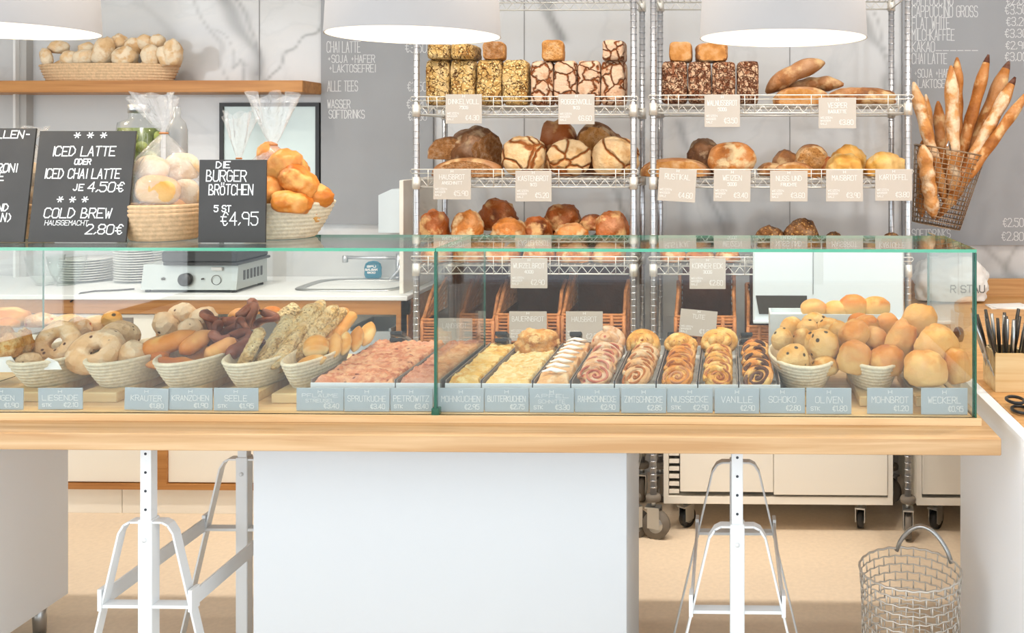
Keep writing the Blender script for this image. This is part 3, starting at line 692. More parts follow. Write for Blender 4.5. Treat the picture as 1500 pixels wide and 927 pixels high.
# ---- white carts under the right rack
def cart(x0, x1, label, louver):
    Y0 = 3.80; z0, z1 = Z_(737, Y0), .63; W = x1 - x0
    t = thing('trolley', label, 'trolley', (x0, Y0, 0), group='low white trolleys behind the table')
    MB().box(0, W, 0, .40, z0, z0 + .03, b=.001).box(0, .02, 0, .40, z0 + .03, z1).box(W - .02, W, 0, .4, z0 + .03, z1).box(0, W, 0, .4, z1, z1 + .02).box(.02, W - .02, .38, .4, z0, z1).build('body', M['cream'], t)
    if louver:
        l = MB(); 
        for k in range(14): l.box(.022, .062, .004, .02, z0 + .04 + k * .03, z0 + .055 + k * .03)
        l.build('louver', M['cream'], t)
        xm = X_(1133, Y0) - x0
        MB().box(.066, xm - .001, -.006, .012, z0 + .05, z1 - .005, b=.002).build('door', M['cream'], t); MB().box(xm + .001, W - .022, -.006, .012, z0 + .04, z1 - .005, b=.002).build('door', M['cream'], t)
    else: MB().box(.022, W - .022, -.004, .012, z0 + .045, z1 - .005, b=.002).build('door', M['cream'], t)
    for x in (.085, W - .12): 
        for y in (.06, .34): wirecaster(t, x, y, z0, r=.038, yaw=1.35 if x > .1 else .9, mat='black')
cart(X_(972, 3.80), X_(1308, 3.80), 'low white trolley on casters with two doors, under the right rack', True)
cart(X_(1343, 3.80), X_(1343, 3.80) + .50, 'low white trolley on casters beside the side counter, right of the caster post', False)

# ---- pendant lamps
def lamp(px, py, wpx, Y, label):
    c = at(px, py, Y); r = wpx / 2 * Y / FPX; t = thing('pendant_lamp', label, 'lamp', c, group='white drum pendant lamps'); h = .30
    MB().lathe([(r, 0), (r * .93, h), (r * .92, h), (r * .985, 0.001), (r, 0)], 64).build('lamp_shade', [M['shade_out']], t)
    MB().lathe([(r * .984, .001), (r * .918, h - .002)], 64).lathe([(r * .918, h - .002), (.02, h)], 48).build('shade_lining', M['shade_in'], t)
    MB().lathe([(.002, .10), (.03, .11), (.045, .14), (.042, .17), (.02, .21), (.018, .24)], 24).build('bulb', M['bulb'], t)
    MB().cyl((0, 0, .24), (0, 0, h + .03), .022, 16).build('socket', M['white_paint'], t)
    MB().cyl((0, 0, h + .03), (0, 0, ZC - c.z), .003, 6).build('cord', M['white_paint'], t)
    l = light('lamp_light', 'POINT', (0, 0, .12), (0, 0, 0), 9, (1.0, .88, .70), shadow_soft_size=.06); l.parent = t
    return t
lamp(-2, 45.5, 262, 2.52, 'white pendant lamp over the oblong bread basket, cut off by the left edge')
lamp(607, 52.5, 250, 2.60, 'white pendant lamp hanging before the left bread rack')
lamp(1147, 57, 244, 2.66, 'white pendant lamp hanging before the right bread rack')
# ================================================================= CARDS AND SIGNS
def card(px0, px1, py0, py1, Y, mat, lines, label, name='price_card', group=None, tilt=0.0, zb=None, lean=0.0, ink='card_ink', th=0.0016, seed=3, cat='price card', wob=.3, shear=0, thick=.003, split=False):
    a = at(px0, py1, Y); b = at(px1, py0, Y); Wd = b.x - a.x; H = b.z - (a.z if zb is None else zb)
    zz = a.z if zb is None else zb
    o = MB().box(-Wd / 2, Wd / 2, -thick, 0, 0, H, b=.0005).build(name, M[mat], None, ((a.x + b.x) / 2, Y, zz), (-lean, tilt, 0)); tag(o, label, cat, group)
    L = []
    for ln in lines:
        tx, f0, f1, g0, g1 = ln[:5]
        L.append((tx, -Wd / 2 + f0 * Wd, -Wd / 2 + f1 * Wd, H * (1 - g1), H * (1 - g0)) + tuple(ln[5:]))
    lettering(L, M[ink], o, th=th, y=-thick - .0006, wob=wob, seed=seed, shear=shear, split=split)
    return o
GT = 1.2872
S = 'blackboard sign'
def px(box, rows):
    x0, x1, y0, y1 = box; return [(t, (a - x0) / (x1 - x0), (b - x0) / (x1 - x0), (c - y0) / (y1 - y0), (d - y0) / (y1 - y0)) + tuple(r) for t, a, b, c, d, *r in rows]
# sign lines are read off the photo in pixels
bx = (52, 192, 190, 357)
card(43, 186, 190, 357, 2.50, 'slate', px(bx, [('* * *', 103, 150, 193, 204), ('ICED LATTE', 74, 165, 214, 228), ('ODER', 108, 131, 233, 241), ('ICED CHAI LATTE', 66, 175, 248, 262), ('JE', 110, 124, 271, 280), ('4,50€', 131, 182, 268, 282),
    ('* * *', 88, 132, 290, 301), ('COLD BREW', 72, 168, 307, 321), ('HAUSGEMACHT', 74, 136, 325, 332, .0016), ('2,80€', 134, 186, 331, 345)]), 'black slate sign lettered ICED LATTE and COLD BREW on the glass top', 'chalk_sign', 'hand lettered black signs on the glass case', ink='chalk', th=.0032, lean=.15, zb=GT + .001, cat=S, shear=.10, thick=.006, seed=11, wob=.15, split=True)
bx = (-90, 48, 186, 356)
card(-98, 37, 186, 356, 2.50, 'slate', px(bx, [('DIE GRILLEN-', -68, 41, 190, 201), ('PEPPERONI', -50, 26, 240, 252), ('PASTE', -38, 8, 253, 265), ('UND', -4, 19, 300, 310), ('(VEGAN)', -30, 26, 314, 326)]),
    'black slate sign cut off by the left edge, lettered GRILLEN and VEGAN', 'chalk_sign', 'hand lettered black signs on the glass case', ink='chalk', th=.0032, lean=.15, zb=GT + .001, cat=S, shear=.10, thick=.006, seed=12, wob=.15, split=True)
bx = (293, 391, 234, 357)
card(292, 390, 234, 357, 2.50, 'slate', px(bx, [('DIE', 318, 338, 237, 246), ('BURGER', 304, 362, 250, 266), ('BRÖTCHEN', 308, 372, 271, 286), ('5 ST', 316, 340, 302, 311), ('€4,95', 326, 380, 312, 331)]),
    'small black slate sign lettered BURGER BRÖTCHEN and 4,95', 'chalk_sign', 'hand lettered black signs on the glass case', ink='chalk', th=.0030, lean=.03, zb=GT + .001, cat=S, shear=.05, thick=.006, seed=13, wob=.15, split=True)
# cards in the case
cc_ = [(-30, 35, 'LAUGEN', '1,90'), (57, 122, 'LIESENDE', '2,10'), (183, 247, 'KRAUTER', '1,80'), (248, 312, 'KRANZCHEN', '1,90'), (314, 379, 'SEELE', '1,95'), (435, 504, 'PFLAUME STREUSEL', '3,40'), (505, 571, 'SPRUTKUCHE', '3,40'), (572, 634, 'PETROWITZ', '3,40'),
 (642, 709, 'MOHNKUCHEN', '2,95'), (710, 775, 'BUTTERKUCHEN', '2,75'), (776, 841, 'APFEL SCHNITTE', '3,30'), (842, 908, 'RAHMSCHNECKE', '2,90'), (910, 976, 'ZIMTSCHNECKE', '2,85'), (977, 1044, 'NUSSECKE', '2,90'), (1047, 1112, 'VANILLE', '2,90'), (1113, 1179, 'SCHOKO', '2,80'), (1181, 1247, 'OLIVEN', '1,80'), (1270, 1337, 'MOHNBROT', '1,20'), (1349, 1417, 'WECKERL', '0,95')]
where = ['cut off by the left edge of the case', 'before the raisin ring basket', 'left of the pair before the golden roll basket', 'right of the pair before the golden roll basket', 'lettered SEELE before the herb sticks', 'at the left end of the long tray row', 'under the middle of the plum cake', 'just left of the glass joint', 'just right of the glass joint', 'second to the right of the glass joint', 'third to the right of the glass joint, under the iced pastry', 'below the fruit swirls', 'below the pale swirls', 'below the golden swirls', 'below the vanilla swirls', 'below the chocolate swirls', 'before the olive roll basket', 'before the middle bun basket', 'at the right end of the case']
for i, ((a, b, t1, pr), wh) in enumerate(zip(cc_, where)):
    L = [('H', .46, .54, .09, .22)]
    if ' ' in t1: q = t1.split(' '); L += [(q[0], .12, .88, .25, .40, .0010), (q[1], .2, .8, .48, .62, .0010)]
    else: k = min(.42, len(t1) * .05); L += [(t1, .5 - k, .5 + k, .33, .57)]
    L += [('€' + pr, .58, .9, .68, .88)] + ([('STK', .10, .30, .72, .86)] if i % 3 == 1 else [])
    card(a, b, 568, 605, 2.412 + (i % 2) * .004, 'card_blue', L, 'grey blue price card ' + wh, group='price cards along the front of the case', zb=.8695, th=.0014, wob=.15, seed=20 + i, tilt=R([0.6, -0.5, 1.6, 0, 0, 0][i % 6]) if i < 5 else 0)
# cards on the racks
rc = [(653, 706, 138, 181, ['DINKELVOLL', '750G', '€4,30'], 'clipped at left of the left rack top shelf'), (818, 871, 138, 182, ['ROGGENVOLL', '1KG', '€6,60'], 'clipped at right of the left rack top shelf'),
 (1032, 1084, 139, 186, ['WALNUSSBROT', '500G', '€3,50'], 'below the floured loaves on the right rack top shelf'), (1199, 1254, 143, 188, ['VESPER', 'BAGUETTE', '€3,80'], 'lettered VESPER on the right rack'),
 (635, 690, 248, 292, ['HAUSBROT', 'ANSCHNITT', '€5,90'], 'below the cut grey loaves on the left rack'), (755, 808, 250, 295, ['KASTENBROT', '1KG', '€5,20'], 'below the cracked round loaves on the left rack'),
 (963, 1018, 247, 295, ['RUSTIKAL', '', '€4,60'], 'crooked, at the left end of the right rack middle shelf', 3.5), (1045, 1099, 249, 295, ['WEIZEN', '500G', '€3,40'], 'below the big round loaf on the right rack', 1), (1128, 1183, 250, 295, ['NUSS UND', 'FRUCHTE', '€3,60'], 'in the middle of the right rack middle shelf'),
 (1210, 1264, 249, 295, ['MAISBROT', '', '€3,90'], 'below the golden loaves on the right rack'), (1282, 1336, 248, 294, ['KARTOFFEL', '', '€3,80'], 'at the right end of the right rack middle shelf'),
 (748, 802, 378, 422, ['WURZELBROT', '400G', '€2,90'], 'under the caramel loaves, seen through the glass'), (1010, 1063, 378, 423, ['KORNER ECK', '300G', '€2,60'], 'under the right rack, seen through the glass'),
 (640, 692, 466, 509, ['LANDBROT', '', '€3,20'], 'on the leftmost wicker basket'), (746, 801, 456, 499, ['BAUERNBROT', '', '€3,20'], 'on the second wicker basket'), (829, 883, 456, 501, ['HAUSBROT', '', '€2,80'], 'on the third wicker basket'), (994, 1048, 454, 492, ['TUTE', '', '€1,20'], 'crooked, on the fourth wicker basket', 5)]
for i, r_ in enumerate(rc):
    a, b, c, d, tx, wh = r_[:6]; ti = r_[6] if len(r_) > 6 else 0; L = [('H', .47, .53, .03, .10)]
    k = min(.42, len(tx[0]) * .042); L.append((tx[0], .5 - k, .5 + k, .17, .33))
    if tx[1]: L.append((tx[1], .5 - len(tx[1]) * .03, .5 + len(tx[1]) * .03, .40, .50))
    L += [('WEIZEN', .05, .36, .62, .68, .001), ('WASSER', .05, .32, .72, .78, .001), ('SALZ', .05, .22, .82, .88, .001), (tx[2], .55, .92, .72, .88)]
    Y = 3.729 if i < 13 else 3.715
    card(a, b, c, d, Y, 'card_taupe', L, 'taupe price card ' + wh, group='price cards on the racks', tilt=R(ti), th=.0016, wob=.15, seed=60 + i, thick=.0025)

# ================================================================= BREAD ON THE RACKS
z1a, z2a, z3a = ZS[0] + .009, ZS[1] + .009, ZS[2] + .009
z1b = Z_(154, 3.76) + .009
def loc_px(a, b, Y): return (X_(a, Y) + X_(b, Y)) / 2, (X_(b, Y) - X_(a, Y)) / 2
def loaf(kind, a, b, top, Y, zb, mats, label, name='bread_loaf', cat='bread', ry=None, rot=(0, 0, 0), group=None, n=4, **kw):
    x, rx = loc_px(a, b, Y); h = Z_(top, Y) - zb; mb = MB(); s = nseed()
    ms = [B[m] if isinstance(m, str) else m for m in (mats if isinstance(mats, list) else [mats])]
    if kind == 'brick': blob(mb, rx, ry or rx, h, s, kw.pop('amp', .05), kw.pop('freq', 2.2), kw.pop('flat', -.96), n, kw.pop('power', 7), **kw)
    elif kind == 'dome': blob(mb, rx, ry or rx, h, s, kw.pop('amp', .13), kw.pop('freq', 1.9), kw.pop('flat', -.35), n, kw.pop('power', 2.2), **kw)
    elif kind == 'disc': blob(mb, rx, ry or rx * .55, h, s, kw.pop('amp', .05), kw.pop('freq', 1.8), kw.pop('flat', -.94), n, kw.pop('power', 2.3), **kw)
    elif kind == 'half': blob(mb, rx, ry or rx * .6, h, s, kw.pop('amp', .05), kw.pop('freq', 1.6), kw.pop('flat', -.1), n, kw.pop('power', 2.2), cut=kw.pop('cut', (1, -.55)), **kw)
    return solo(mb, name, ms, label, cat, (x, Y, zb), rot, group)
g1 = 'seeded box loaves on the left rack'; g2 = 'cracked rye box loaves on the left rack'; g3 = 'floured box loaves on the right rack'
zt1 = Z_(88, 3.84)
loaf('brick', 628, 662, 88, 3.84, z1a, 'seed_oat', 'oat-seeded box loaf standing at the far left of the left rack top shelf', ry=.05, group=g1)
loaf('brick', 664, 699, 88, 3.84, z1a, 'seed_oat', 'oat-seeded box loaf standing second from left on the left rack top shelf', ry=.05, group=g1)
loaf('brick', 702, 738, 88, 3.84, z1a, 'seed_oat', 'oat-seeded box loaf standing third from left, under the brown cut loaf', ry=.05, group=g1)
loaf('brick', 739, 776, 89, 3.84, z1a, 'seed_oat', 'oat-seeded box loaf standing fourth from left, beside the rye loaves', ry=.05, group=g1)
loaf('brick', 634, 666, 66, 3.85, zt1, 'seed_oat', 'small oat-seeded loaf lying on top at far left of the left rack', ry=.09, group=g1)
loaf('brick', 668, 699, 66, 3.85, zt1, 'seed_oat', 'small oat-seeded loaf lying on top, second from left on the left rack', ry=.09, group=g1)
def cutloaf(a, b, top, Y, zb, crust, crumb, label, rz=0.0):
    return loaf('brick', a, b, top, Y, zb, [crust, crumb], label, ry=.08, cut=(1, -.80), rot=(0, 0, rz), amp=.04, power=5)
cutloaf(709, 741, 62, 3.85, zt1, 'crumb_tan', 'crumb_brown', 'brown cut loaf on top of the oat-seeded loaves', .15)
for i, (a, b) in enumerate([(780, 813), (814, 847), (848, 881), (882, 918)]):
    loaf('brick', a, b, 90, 3.84, z1a, 'rye_crack', 'cracked pale rye box loaf, %s of the four on the left rack' % ['leftmost', 'second from left', 'third from left', 'rightmost'][i], ry=.05, group=g2)
cutloaf(795, 827, 60, 3.85, Z_(90, 3.84), 'crumb_gold', 'crumb_tan', 'tan cut loaf on top of the cracked rye loaves', .12)
loaf('brick', 885, 917, 61, 3.85, Z_(90, 3.84), 'rye_crack', 'small cracked rye loaf lying on top at the right of the left rack', ry=.08)
for i, (a, b) in enumerate([(970, 1007), (1008, 1042), (1043, 1077), (1079, 1111)]):
    loaf('brick', a, b, 91, 3.84, z1b, 'rye_flour', 'brown floured box loaf, %s of the four on the right rack' % ['leftmost', 'second from left', 'third from left', 'rightmost'][i], ry=.05, group=g3)
zt2 = Z_(91, 3.84)
cutloaf(981, 1014, 63, 3.86, zt2, 'crumb_gold', 'crumb_gold', 'golden brown cut loaf on top of the leftmost floured loaf'); cutloaf(1019, 1065, 65, 3.86, zt2, 'crust_brown', 'crumb_gold', 'wide cut loaf with dark crusty left side on the floured loaves', .1)
# long rustic loaves
def stick3(name, pts, r, mats, label, cat='bread', group=None, **kw):
    P = [at(a, b, Y) for a, b, Y in pts]; o = P[0].lerp(P[-1], .5); mb = MB(); loafstick(mb, [p - o for p in P], r, seed=nseed(), **kw)
    ms = [B[m] if isinstance(m, str) else m for m in (mats if isinstance(mats, list) else [mats])]
    return solo(mb, name, ms, label, cat, o, group=group)
stick3('long_loaf', [(1122, 136, 3.9), (1160, 100, 3.9), (1208, 92, 3.92)], .042, 'crust_brown', 'long dark rustic loaf leaning up to the right on the right rack', ridge=.05, ridges=3, tip=.2)
stick3('long_loaf', [(1140, 138, 3.96), (1185, 118, 3.98), (1236, 124, 3.96)], .036, 'crust_brown', 'long rustic loaf lying behind the leaning one on the right rack', ridge=.08, ridges=4, tip=.2)
loaf('half', 1132, 1216, 127, 3.85, z1b, ['crust_brown', 'crumb_gold'], 'cut half loaf with pale holed crumb on the right rack top shelf', ry=.08)
loaf('dome', 1212, 1312, 128, 3.92, z1b, 'crust_brown', 'flat dark loaf at the right end of the right rack top shelf', ry=.08)
# left rack, middle shelf
loaf('dome', 652, 738, 187, 3.98, z2a + .02, ['crust_dark', 'crumb_brown'], 'large grey-brown cut loaf at the back of the left rack', cut=(0, .62), ry=.11, rot=(0, 0, -.5))
loaf('half', 634, 738, 231, 3.83, z2a, ['crust_brown', 'crumb_brown'], 'flat cut half loaf lying in front on the left rack middle shelf', ry=.08)
loaf('half', 627, 690, 200, 3.93, z2a + .07, ['crust_dark', 'crumb_brown'], 'quarter of brown loaf on top of the flat half loaf', ry=.06, cut=(1, -.4))
loaf('dome', 786, 850, 175, 4.02, z2a + .02, ['caramel', 'round_crack'], 'brown cracked round loaf at the back of the left rack', ry=.07)
loaf('half', 846, 908, 178, 4.0, z2a + .09, ['crust_dark', 'crumb_tan'], 'cut half loaf with tan crumb lying over the round loaves', ry=.06, rot=(0, -.25, 0))
loaf('dome', 846, 920, 190, 4.05, z2a, 'crust_dark', 'dark loaf in the shade behind the cracked round loaves', ry=.05)
for i, (a, b, t) in enumerate([(734, 799, 199), (801, 865, 204), (867, 936, 200)]):
    loaf('disc', a, b, t, 3.84, z2a, 'round_crack', 'round pale loaf with star cracks standing on edge, %s of three' % ['leftmost', 'middle', 'rightmost'][i], group='cracked round loaves on the left rack', rot=(-.12, 0, 0), amp=.085, freq=2.4)
# left rack, lower shelf, two layers of caramel loaves
low = [(618, 662, 350), (664, 712, 352), (712, 764, 350), (766, 812, 352), (814, 866, 350), (868, 918, 350)]
for i, (a, b, t) in enumerate(low): loaf('dome', a, b, t, 3.83, z3a, 'caramel_light', '%s loaf in the bottom layer behind the glass, left rack' % ['first caramel', 'second caramel', 'third caramel', 'fourth caramel', 'fifth caramel', 'sixth caramel'][i], ry=.065, group='bottom layer of caramel loaves')
for i, (a, b, t) in enumerate([(640, 700, 340), (705, 775, 338), (785, 850, 338), (855, 912, 340)]): loaf('dome', a, b, t, 4.0, z3a, 'caramel', 'glossy caramel loaf at the back of the lower left shelf, %s of four' % ['first', 'second', 'third', 'last'][i], ry=.075, group='rear caramel loaves')
up = [(614, 658, 308, 3.84, 'caramel', 'glossy caramel loaf at the left end of the lower shelf'), (662, 708, 309, 3.84, 'caramel_light', 'caramel loaf with floury streak, second from left on the lower shelf'), (701, 758, 292, 4.0, 'caramel', 'dark glossy loaf high at the back left of the lower shelf'),
 (720, 771, 319, 3.84, 'caramel_light', 'pale golden round loaf in front of the dark glossy one'), (763, 809, 317, 3.9, 'caramel', 'dark split loaf in the middle of the lower shelf'), (797, 852, 298, 4.0, 'caramel', 'dark glossy loaf high at the back right of the lower shelf'),
 (811, 862, 327, 3.84, 'caramel_light', 'caramel loaf below the dark glossy one at back right'), (850, 885, 314, 3.96, 'caramel', 'small dark loaf wedged second from right on the lower shelf'), (872, 921, 309, 3.85, 'caramel', 'large glossy caramel loaf at the right end of the lower shelf')]
for a, b, t, Y, m_, lb_ in up: loaf('dome', a, b, t, Y, Z_(352 if Y < 3.92 else 336, Y), m_, lb_, ry=.06, amp=.14, freq=2.2, group='caramel loaves on the lower left shelf')
# right rack, middle shelf
loaf('half', 938, 1041, 231, 3.86, z2a, ['crust_brown', 'crumb_gold'], 'long cut half loaf at the left end of the right rack middle shelf', ry=.09)
loaf('dome', 1006, 1058, 203, 3.98, z2a, 'crust_dark', 'dark grey-brown loaf behind the big round loaf', ry=.08, n=4)
loaf('disc', 1037, 1107, 208, 3.86, z2a, 'caramel_light', 'big round loaf with white flour patch on the right rack', rot=(-.12, 0, 0))
loaf('dome', 1110, 1150, 238, 3.92, z2a, 'crust_brown', 'small brown loaf low beside the nut loaves', ry=.06)
loaf('dome', 1130, 1172, 220, 3.97, z2a, 'crust_brown', 'brown loaf behind the cut nut loaf', ry=.06)
loaf('half', 1156, 1206, 209, 3.95, z2a, ['crust_brown', 'crumb_tan'], 'upright cut nut loaf leaning to the right', ry=.07, rot=(0, .35, 0), flat=-.6)
loaf('half', 1132, 1194, 237, 3.84, z2a, ['crust_brown', 'crumb_gold'], 'cut nut loaf lying at the front of the right rack', ry=.06)
loaf('dome', 1216, 1270, 213, 3.98, z2a, 'golden', 'golden loaf at the back of the yellow loaves', ry=.07); loaf('dome', 1203, 1226, 230, 3.92, z2a, 'caramel', 'small dark piece of loaf left of the yellow loaves', ry=.04)
loaf('dome', 1210, 1264, 225, 3.85, z2a, 'golden', 'yellow loaf at the front, left of the last one', ry=.07, slash=1.2); loaf('dome', 1266, 1327, 222, 3.86, z2a, 'golden', 'yellow loaf at the right end of the right rack', ry=.075, slash=1.2)
# right rack lower shelf
loaf('dome', 1103, 1152, 331, 3.98, z3a, 'seed_dark', 'seeded dark loaf, left of the two over the white panel', ry=.07, flat=-.7); loaf('dome', 1148, 1200, 321, 3.96, z3a, 'seed_dark', 'seeded dark loaf, right and taller of the two over the white panel', ry=.07, flat=-.7)
for i, (a, b) in enumerate([(966, 1006), (1004, 1046), (1046, 1084)]): loaf('dome', a, b, 364, 3.85, z3a, 'caramel_light', 'pale crusty roll on the right rack lower shelf, %s of three' % ['left', 'middle', 'right'][i], ry=.06, group='crusty rolls on the right rack')
loaf('dome', 1206, 1236, 339, 4.0, z3a, 'seed_dark', 'small seeded loaf low behind the yellow loaves card', ry=.05, flat=-.8); loaf('dome', 1290, 1322, 340, 4.0, z3a, 'seed_dark', 'small seeded loaf by the right post of the right rack', ry=.05, flat=-.8)

# ---- wicker baskets on the low shelf
def wicker(a, b, rim, label, Y0=3.755):
    x, rx = loc_px(a, b, Y0); zb = .713; h = Z_(rim, Y0) - zb; D = .33; hb = h + .12; t = thing('wicker_basket', label, 'basket', (x, Y0, zb), group='wicker baskets on the low rack shelf')
    m = MB(); n = 11
    def rimz(y): return h + (hb - h) * y / D
    for k in range(n + 1):
        f = k / n * .94; zz = [f * h, f * h, f * hb, f * hb]
        m.tube([(-rx, 0, zz[0]), (rx, 0, zz[1]), (rx, D, zz[2]), (-rx, D, zz[3])], .0052, 5, closed=True)
    m.build('weave', M['wicker'], t)
    m = MB()
    for i in range(6): xx = -rx + 2 * rx * i / 5; m.cyl((xx, 0, 0), (xx, 0, h), .008, 6)
    for i in range(1, 5):
        yy = D * i / 5
        for s_ in (-1, 1): m.cyl((s_ * rx, yy, 0), (s_ * rx, yy, rimz(yy)), .007, 6)
    for s_ in (-1, 1): m.cyl((s_ * rx, D, 0), (s_ * rx, D, hb), .008, 6)
    m.build('stake', M['wicker'], t)
    m = MB(); 
    for dz in (0, .012): m.tube([(-rx, 0, h - dz), (rx, 0, h - dz), (rx, D, hb - dz), (-rx, D, hb - dz)], .008, 6, closed=True)
    m.tube([(-rx, .02, h), (-rx + .004, .10, h + .08), (-rx, .17, h + .115)], .008, 6).tube([(rx, .02, h), (rx - .004, .10, h + .08), (rx, .17, h + .115)], .008, 6)
    m.build('rim', M['wicker'], t)
    l = MB().box(-rx + .012, rx - .012, D - .02, D - .012, .01, .315).box(-rx + .012, rx - .012, .012, D - .02, .01, .016).box(-rx + .010, -rx + .016, .012, D - .02, .01, h).box(rx - .016, rx - .010, .012, D - .02, .01, h).box(-rx + .01, rx - .01, .010, .016, .01, h * .9)
    l.build('liner', M['liner'], t)
    return t
wicker(618, 722, 470, 'wicker basket on the low shelf, leftmost, behind the glass joint'); wicker(728, 818, 462, 'wicker basket on the low shelf, second from left')
wicker(824, 914, 462, 'wicker basket on the low shelf, third from left'); wicker(990, 1076, 464, 'wicker basket on the low shelf with the crooked card'); wicker(1096, 1180, 478, 'wicker basket on the low shelf under the white panel')

# ---- white panel box hung on the right rack
a0, a1 = X_(1103, 3.70), X_(1324, 3.70); zb, zt3 = Z_(472, 3.70), Z_(366, 3.70)
t = thing('bread_slicer', 'large white plastic housing with a dark window on the front of the right rack', 'appliance', ((a0 + a1) / 2, 3.70, zb)); hw = (a1 - a0) / 2
MB().box(-hw, hw, 0, .030, 0, zt3 - zb, b=.006).build('housing', M['plastic_white'], t)
u = lambda p: X_(p, 3.70) - (a0 + a1) / 2
v = lambda p: Z_(p, 3.70) - zb
mb = MB(); mb.add([(u(1107), -.003, v(432)), (u(1182), -.003, v(432)), (u(1182), -.003, v(459)), (u(1112), -.003, v(459)), (u(1107), .004, v(432)), (u(1182), .004, v(432)), (u(1182), .004, v(459)), (u(1112), .004, v(459))], [[0, 3, 2, 1], [0, 1, 5, 4], [1, 2, 6, 5], [2, 3, 7, 6], [3, 0, 4, 7]])
mb.build('window', M['dark_metal'], t)
MB().box(-hw, hw, -.02, 0, 0, .012, b=.003).build('ledge', M['plastic_white'], t)
MB().cyl((u(1191), -.002, v(368)), (u(1191), -.002, v(430)), .001, 5).build('seam', M['hole'], t)

# ================================================================= BASKETS AND PASTRIES IN THE CASE
def coil_basket(name, rx, ry, h, br, mat, label, loc, group=None, coils=8, rot=0, n=44):
    prof = []; 
    for i in range(coils * 4 + 1):
        f = i / (coils * 4); r = br + (1 - br) * (f ** .8); bump = .022 * abs(math.sin(math.pi * f * coils)); prof.append((r + bump, f * h))
    prof.append((.96, h + .002)); 
    for i in range(9): f = 1 - i / 8; prof.append(((br + (1 - br) * (f ** .8)) * .93, .006 + f * (h - .006)))
    m = MB(); m.lathe([(.01, .001)] + [(br, .0)] + prof, n, sx=rx, sy=ry).lathe([(br * .93, .006), (.01, .007)], n, sx=rx, sy=ry)
    return solo(m, name, mat, label, 'basket', loc, (0, 0, rot), group)
BZ = .895; gb = 'oblong cane baskets in the case'
bk = [(40, .098, 'leftmost, holding nut pastries'), (150, .090, 'holding raisin rings'), (252, .090, 'holding golden rolls'), (352, .086, 'holding herb sticks'), (430, .060, 'holding long milk rolls'), (1182, .094, 'holding olive rolls'), (1286, .080, 'holding buns, second from right'), (1368, .062, 'holding the big buns at the right end')]
BX = []
for p, rx, wh in bk:
    x = X_(p, 2.5); BX.append(x)
    coil_basket('cane_basket', rx, .19, .078, .66, M['cane'], 'oblong pale cane basket ' + wh, (x, 2.655, BZ), gb)
    solo(MB().box(-.05, .05, -.14, .14, 0, .0255, b=.002), 'wood_block', M['block_wood'], 'pale wooden block under the cane basket ' + wh, 'block', (x, 2.62, .8692), group='wooden blocks under baskets')
def ball(a, b, c, d, Y, mat, label, name='roll', dr=.9, rot=(0, 0, 0), amp=.07, power=2.1, group=None, n=3, cat='roll', **kw):
    P0, P1 = at(a, d, Y), at(b, c, Y); rx = (P1.x - P0.x) / 2; h = P1.z - P0.z; m = MB()
    blob(m, rx, rx * dr, h, nseed(), amp, kw.pop('freq', 1.5), kw.pop('flat', -.75), n, power, **kw)
    ctr = Vector(((P0.x + P1.x) / 2, Y, P0.z))
    if rot != (0, 0, 0): m.v = [(x, y, z - h / 2) for x, y, z in m.v]; ctr.z += h / 2
    return solo(m, name, [B[mat] if isinstance(mat, str) else mat] + [B['choc']], label, cat, ctr, rot, group)
# supports under the piles: rolls lying in the baskets
def under(i, mat, label, name='roll', k=3):
    for j in range(k):
        yy = 2.57 + j * .09; m = MB(); rr = bk[i][1] * .62
        blob(m, rr, .045, .058 + .014 * j, nseed(), .06, 1.5, -.6, 3)
        solo(m, name, B[mat], label % ['front', 'middle', 'rear'][j], 'roll', (BX[i], yy, BZ + .008), group='rolls at the bottom of the %s basket' % ['nut pastry', 'raisin ring', 'golden roll', 'herb stick', 'milk roll', 'olive roll', 'bun', 'big bun'][i])
under(0, 'nut', '%s nut pastry at the bottom of the leftmost basket', 'nut_pastry'); under(1, 'raisin', '%s raisin roll at the bottom of the ring basket'); under(2, 'orange_roll', '%s golden roll at the bottom of its basket')
under(4, 'long_roll', '%s milk roll at the bottom of its basket'); under(5, 'olive_roll', '%s olive roll at the bottom of its basket'); under(6, 'bun', '%s bun at the bottom of the second basket from right'); under(7, 'bun', '%s bun at the bottom of the rightmost basket')
# basket 1
for i, (a, b, c, d, Y) in enumerate([(-30, 6, 492, 530, 2.56), (2, 32, 488, 522, 2.55), (20, 48, 483, 520, 2.60), (-12, 20, 478, 505, 2.68)]):
    ball(a, b, c, d, Y, 'nut', 'ridged nut pastry in the leftmost basket, %s' % ['cut by the frame edge', 'front one', 'right one', 'rear one'][i], 'nut_pastry', amp=.2, freq=3, n=4, group='nut pastries', cat='pastry')
ball(24, 60, 516, 545, 2.55, 'grey_roll', 'raisin bun half hidden by white paper in the leftmost basket')
def paper(pts, Y0, Y1, label):
    P = [at(a, b, Y0 if i % 2 == 0 else Y1) for i, (a, b) in enumerate(pts)]; o = P[0].copy()
    m = MB(); q = [p - o for p in P]; q2 = [p + Vector((0, .0015, .0005)) for p in q]; n = len(q)
    m.add(q + q2, [list(range(n)), list(range(n, 2 * n))[::-1]] + [[i, (i + 1) % n, n + (i + 1) % n, n + i] for i in range(n)])
    solo(m, 'paper_sheet', M['paper'], label, 'paper', o)
paper([(52, 542), (58, 533), (70, 524), (84, 530), (90, 541)], 2.50, 2.505, 'folded white paper right of the raisin bun in the leftmost basket')
paper([(-6, 545), (-4, 524), (16, 522), (24, 534), (22, 545)], 2.50, 2.505, 'folded white paper at the left end of the leftmost basket')
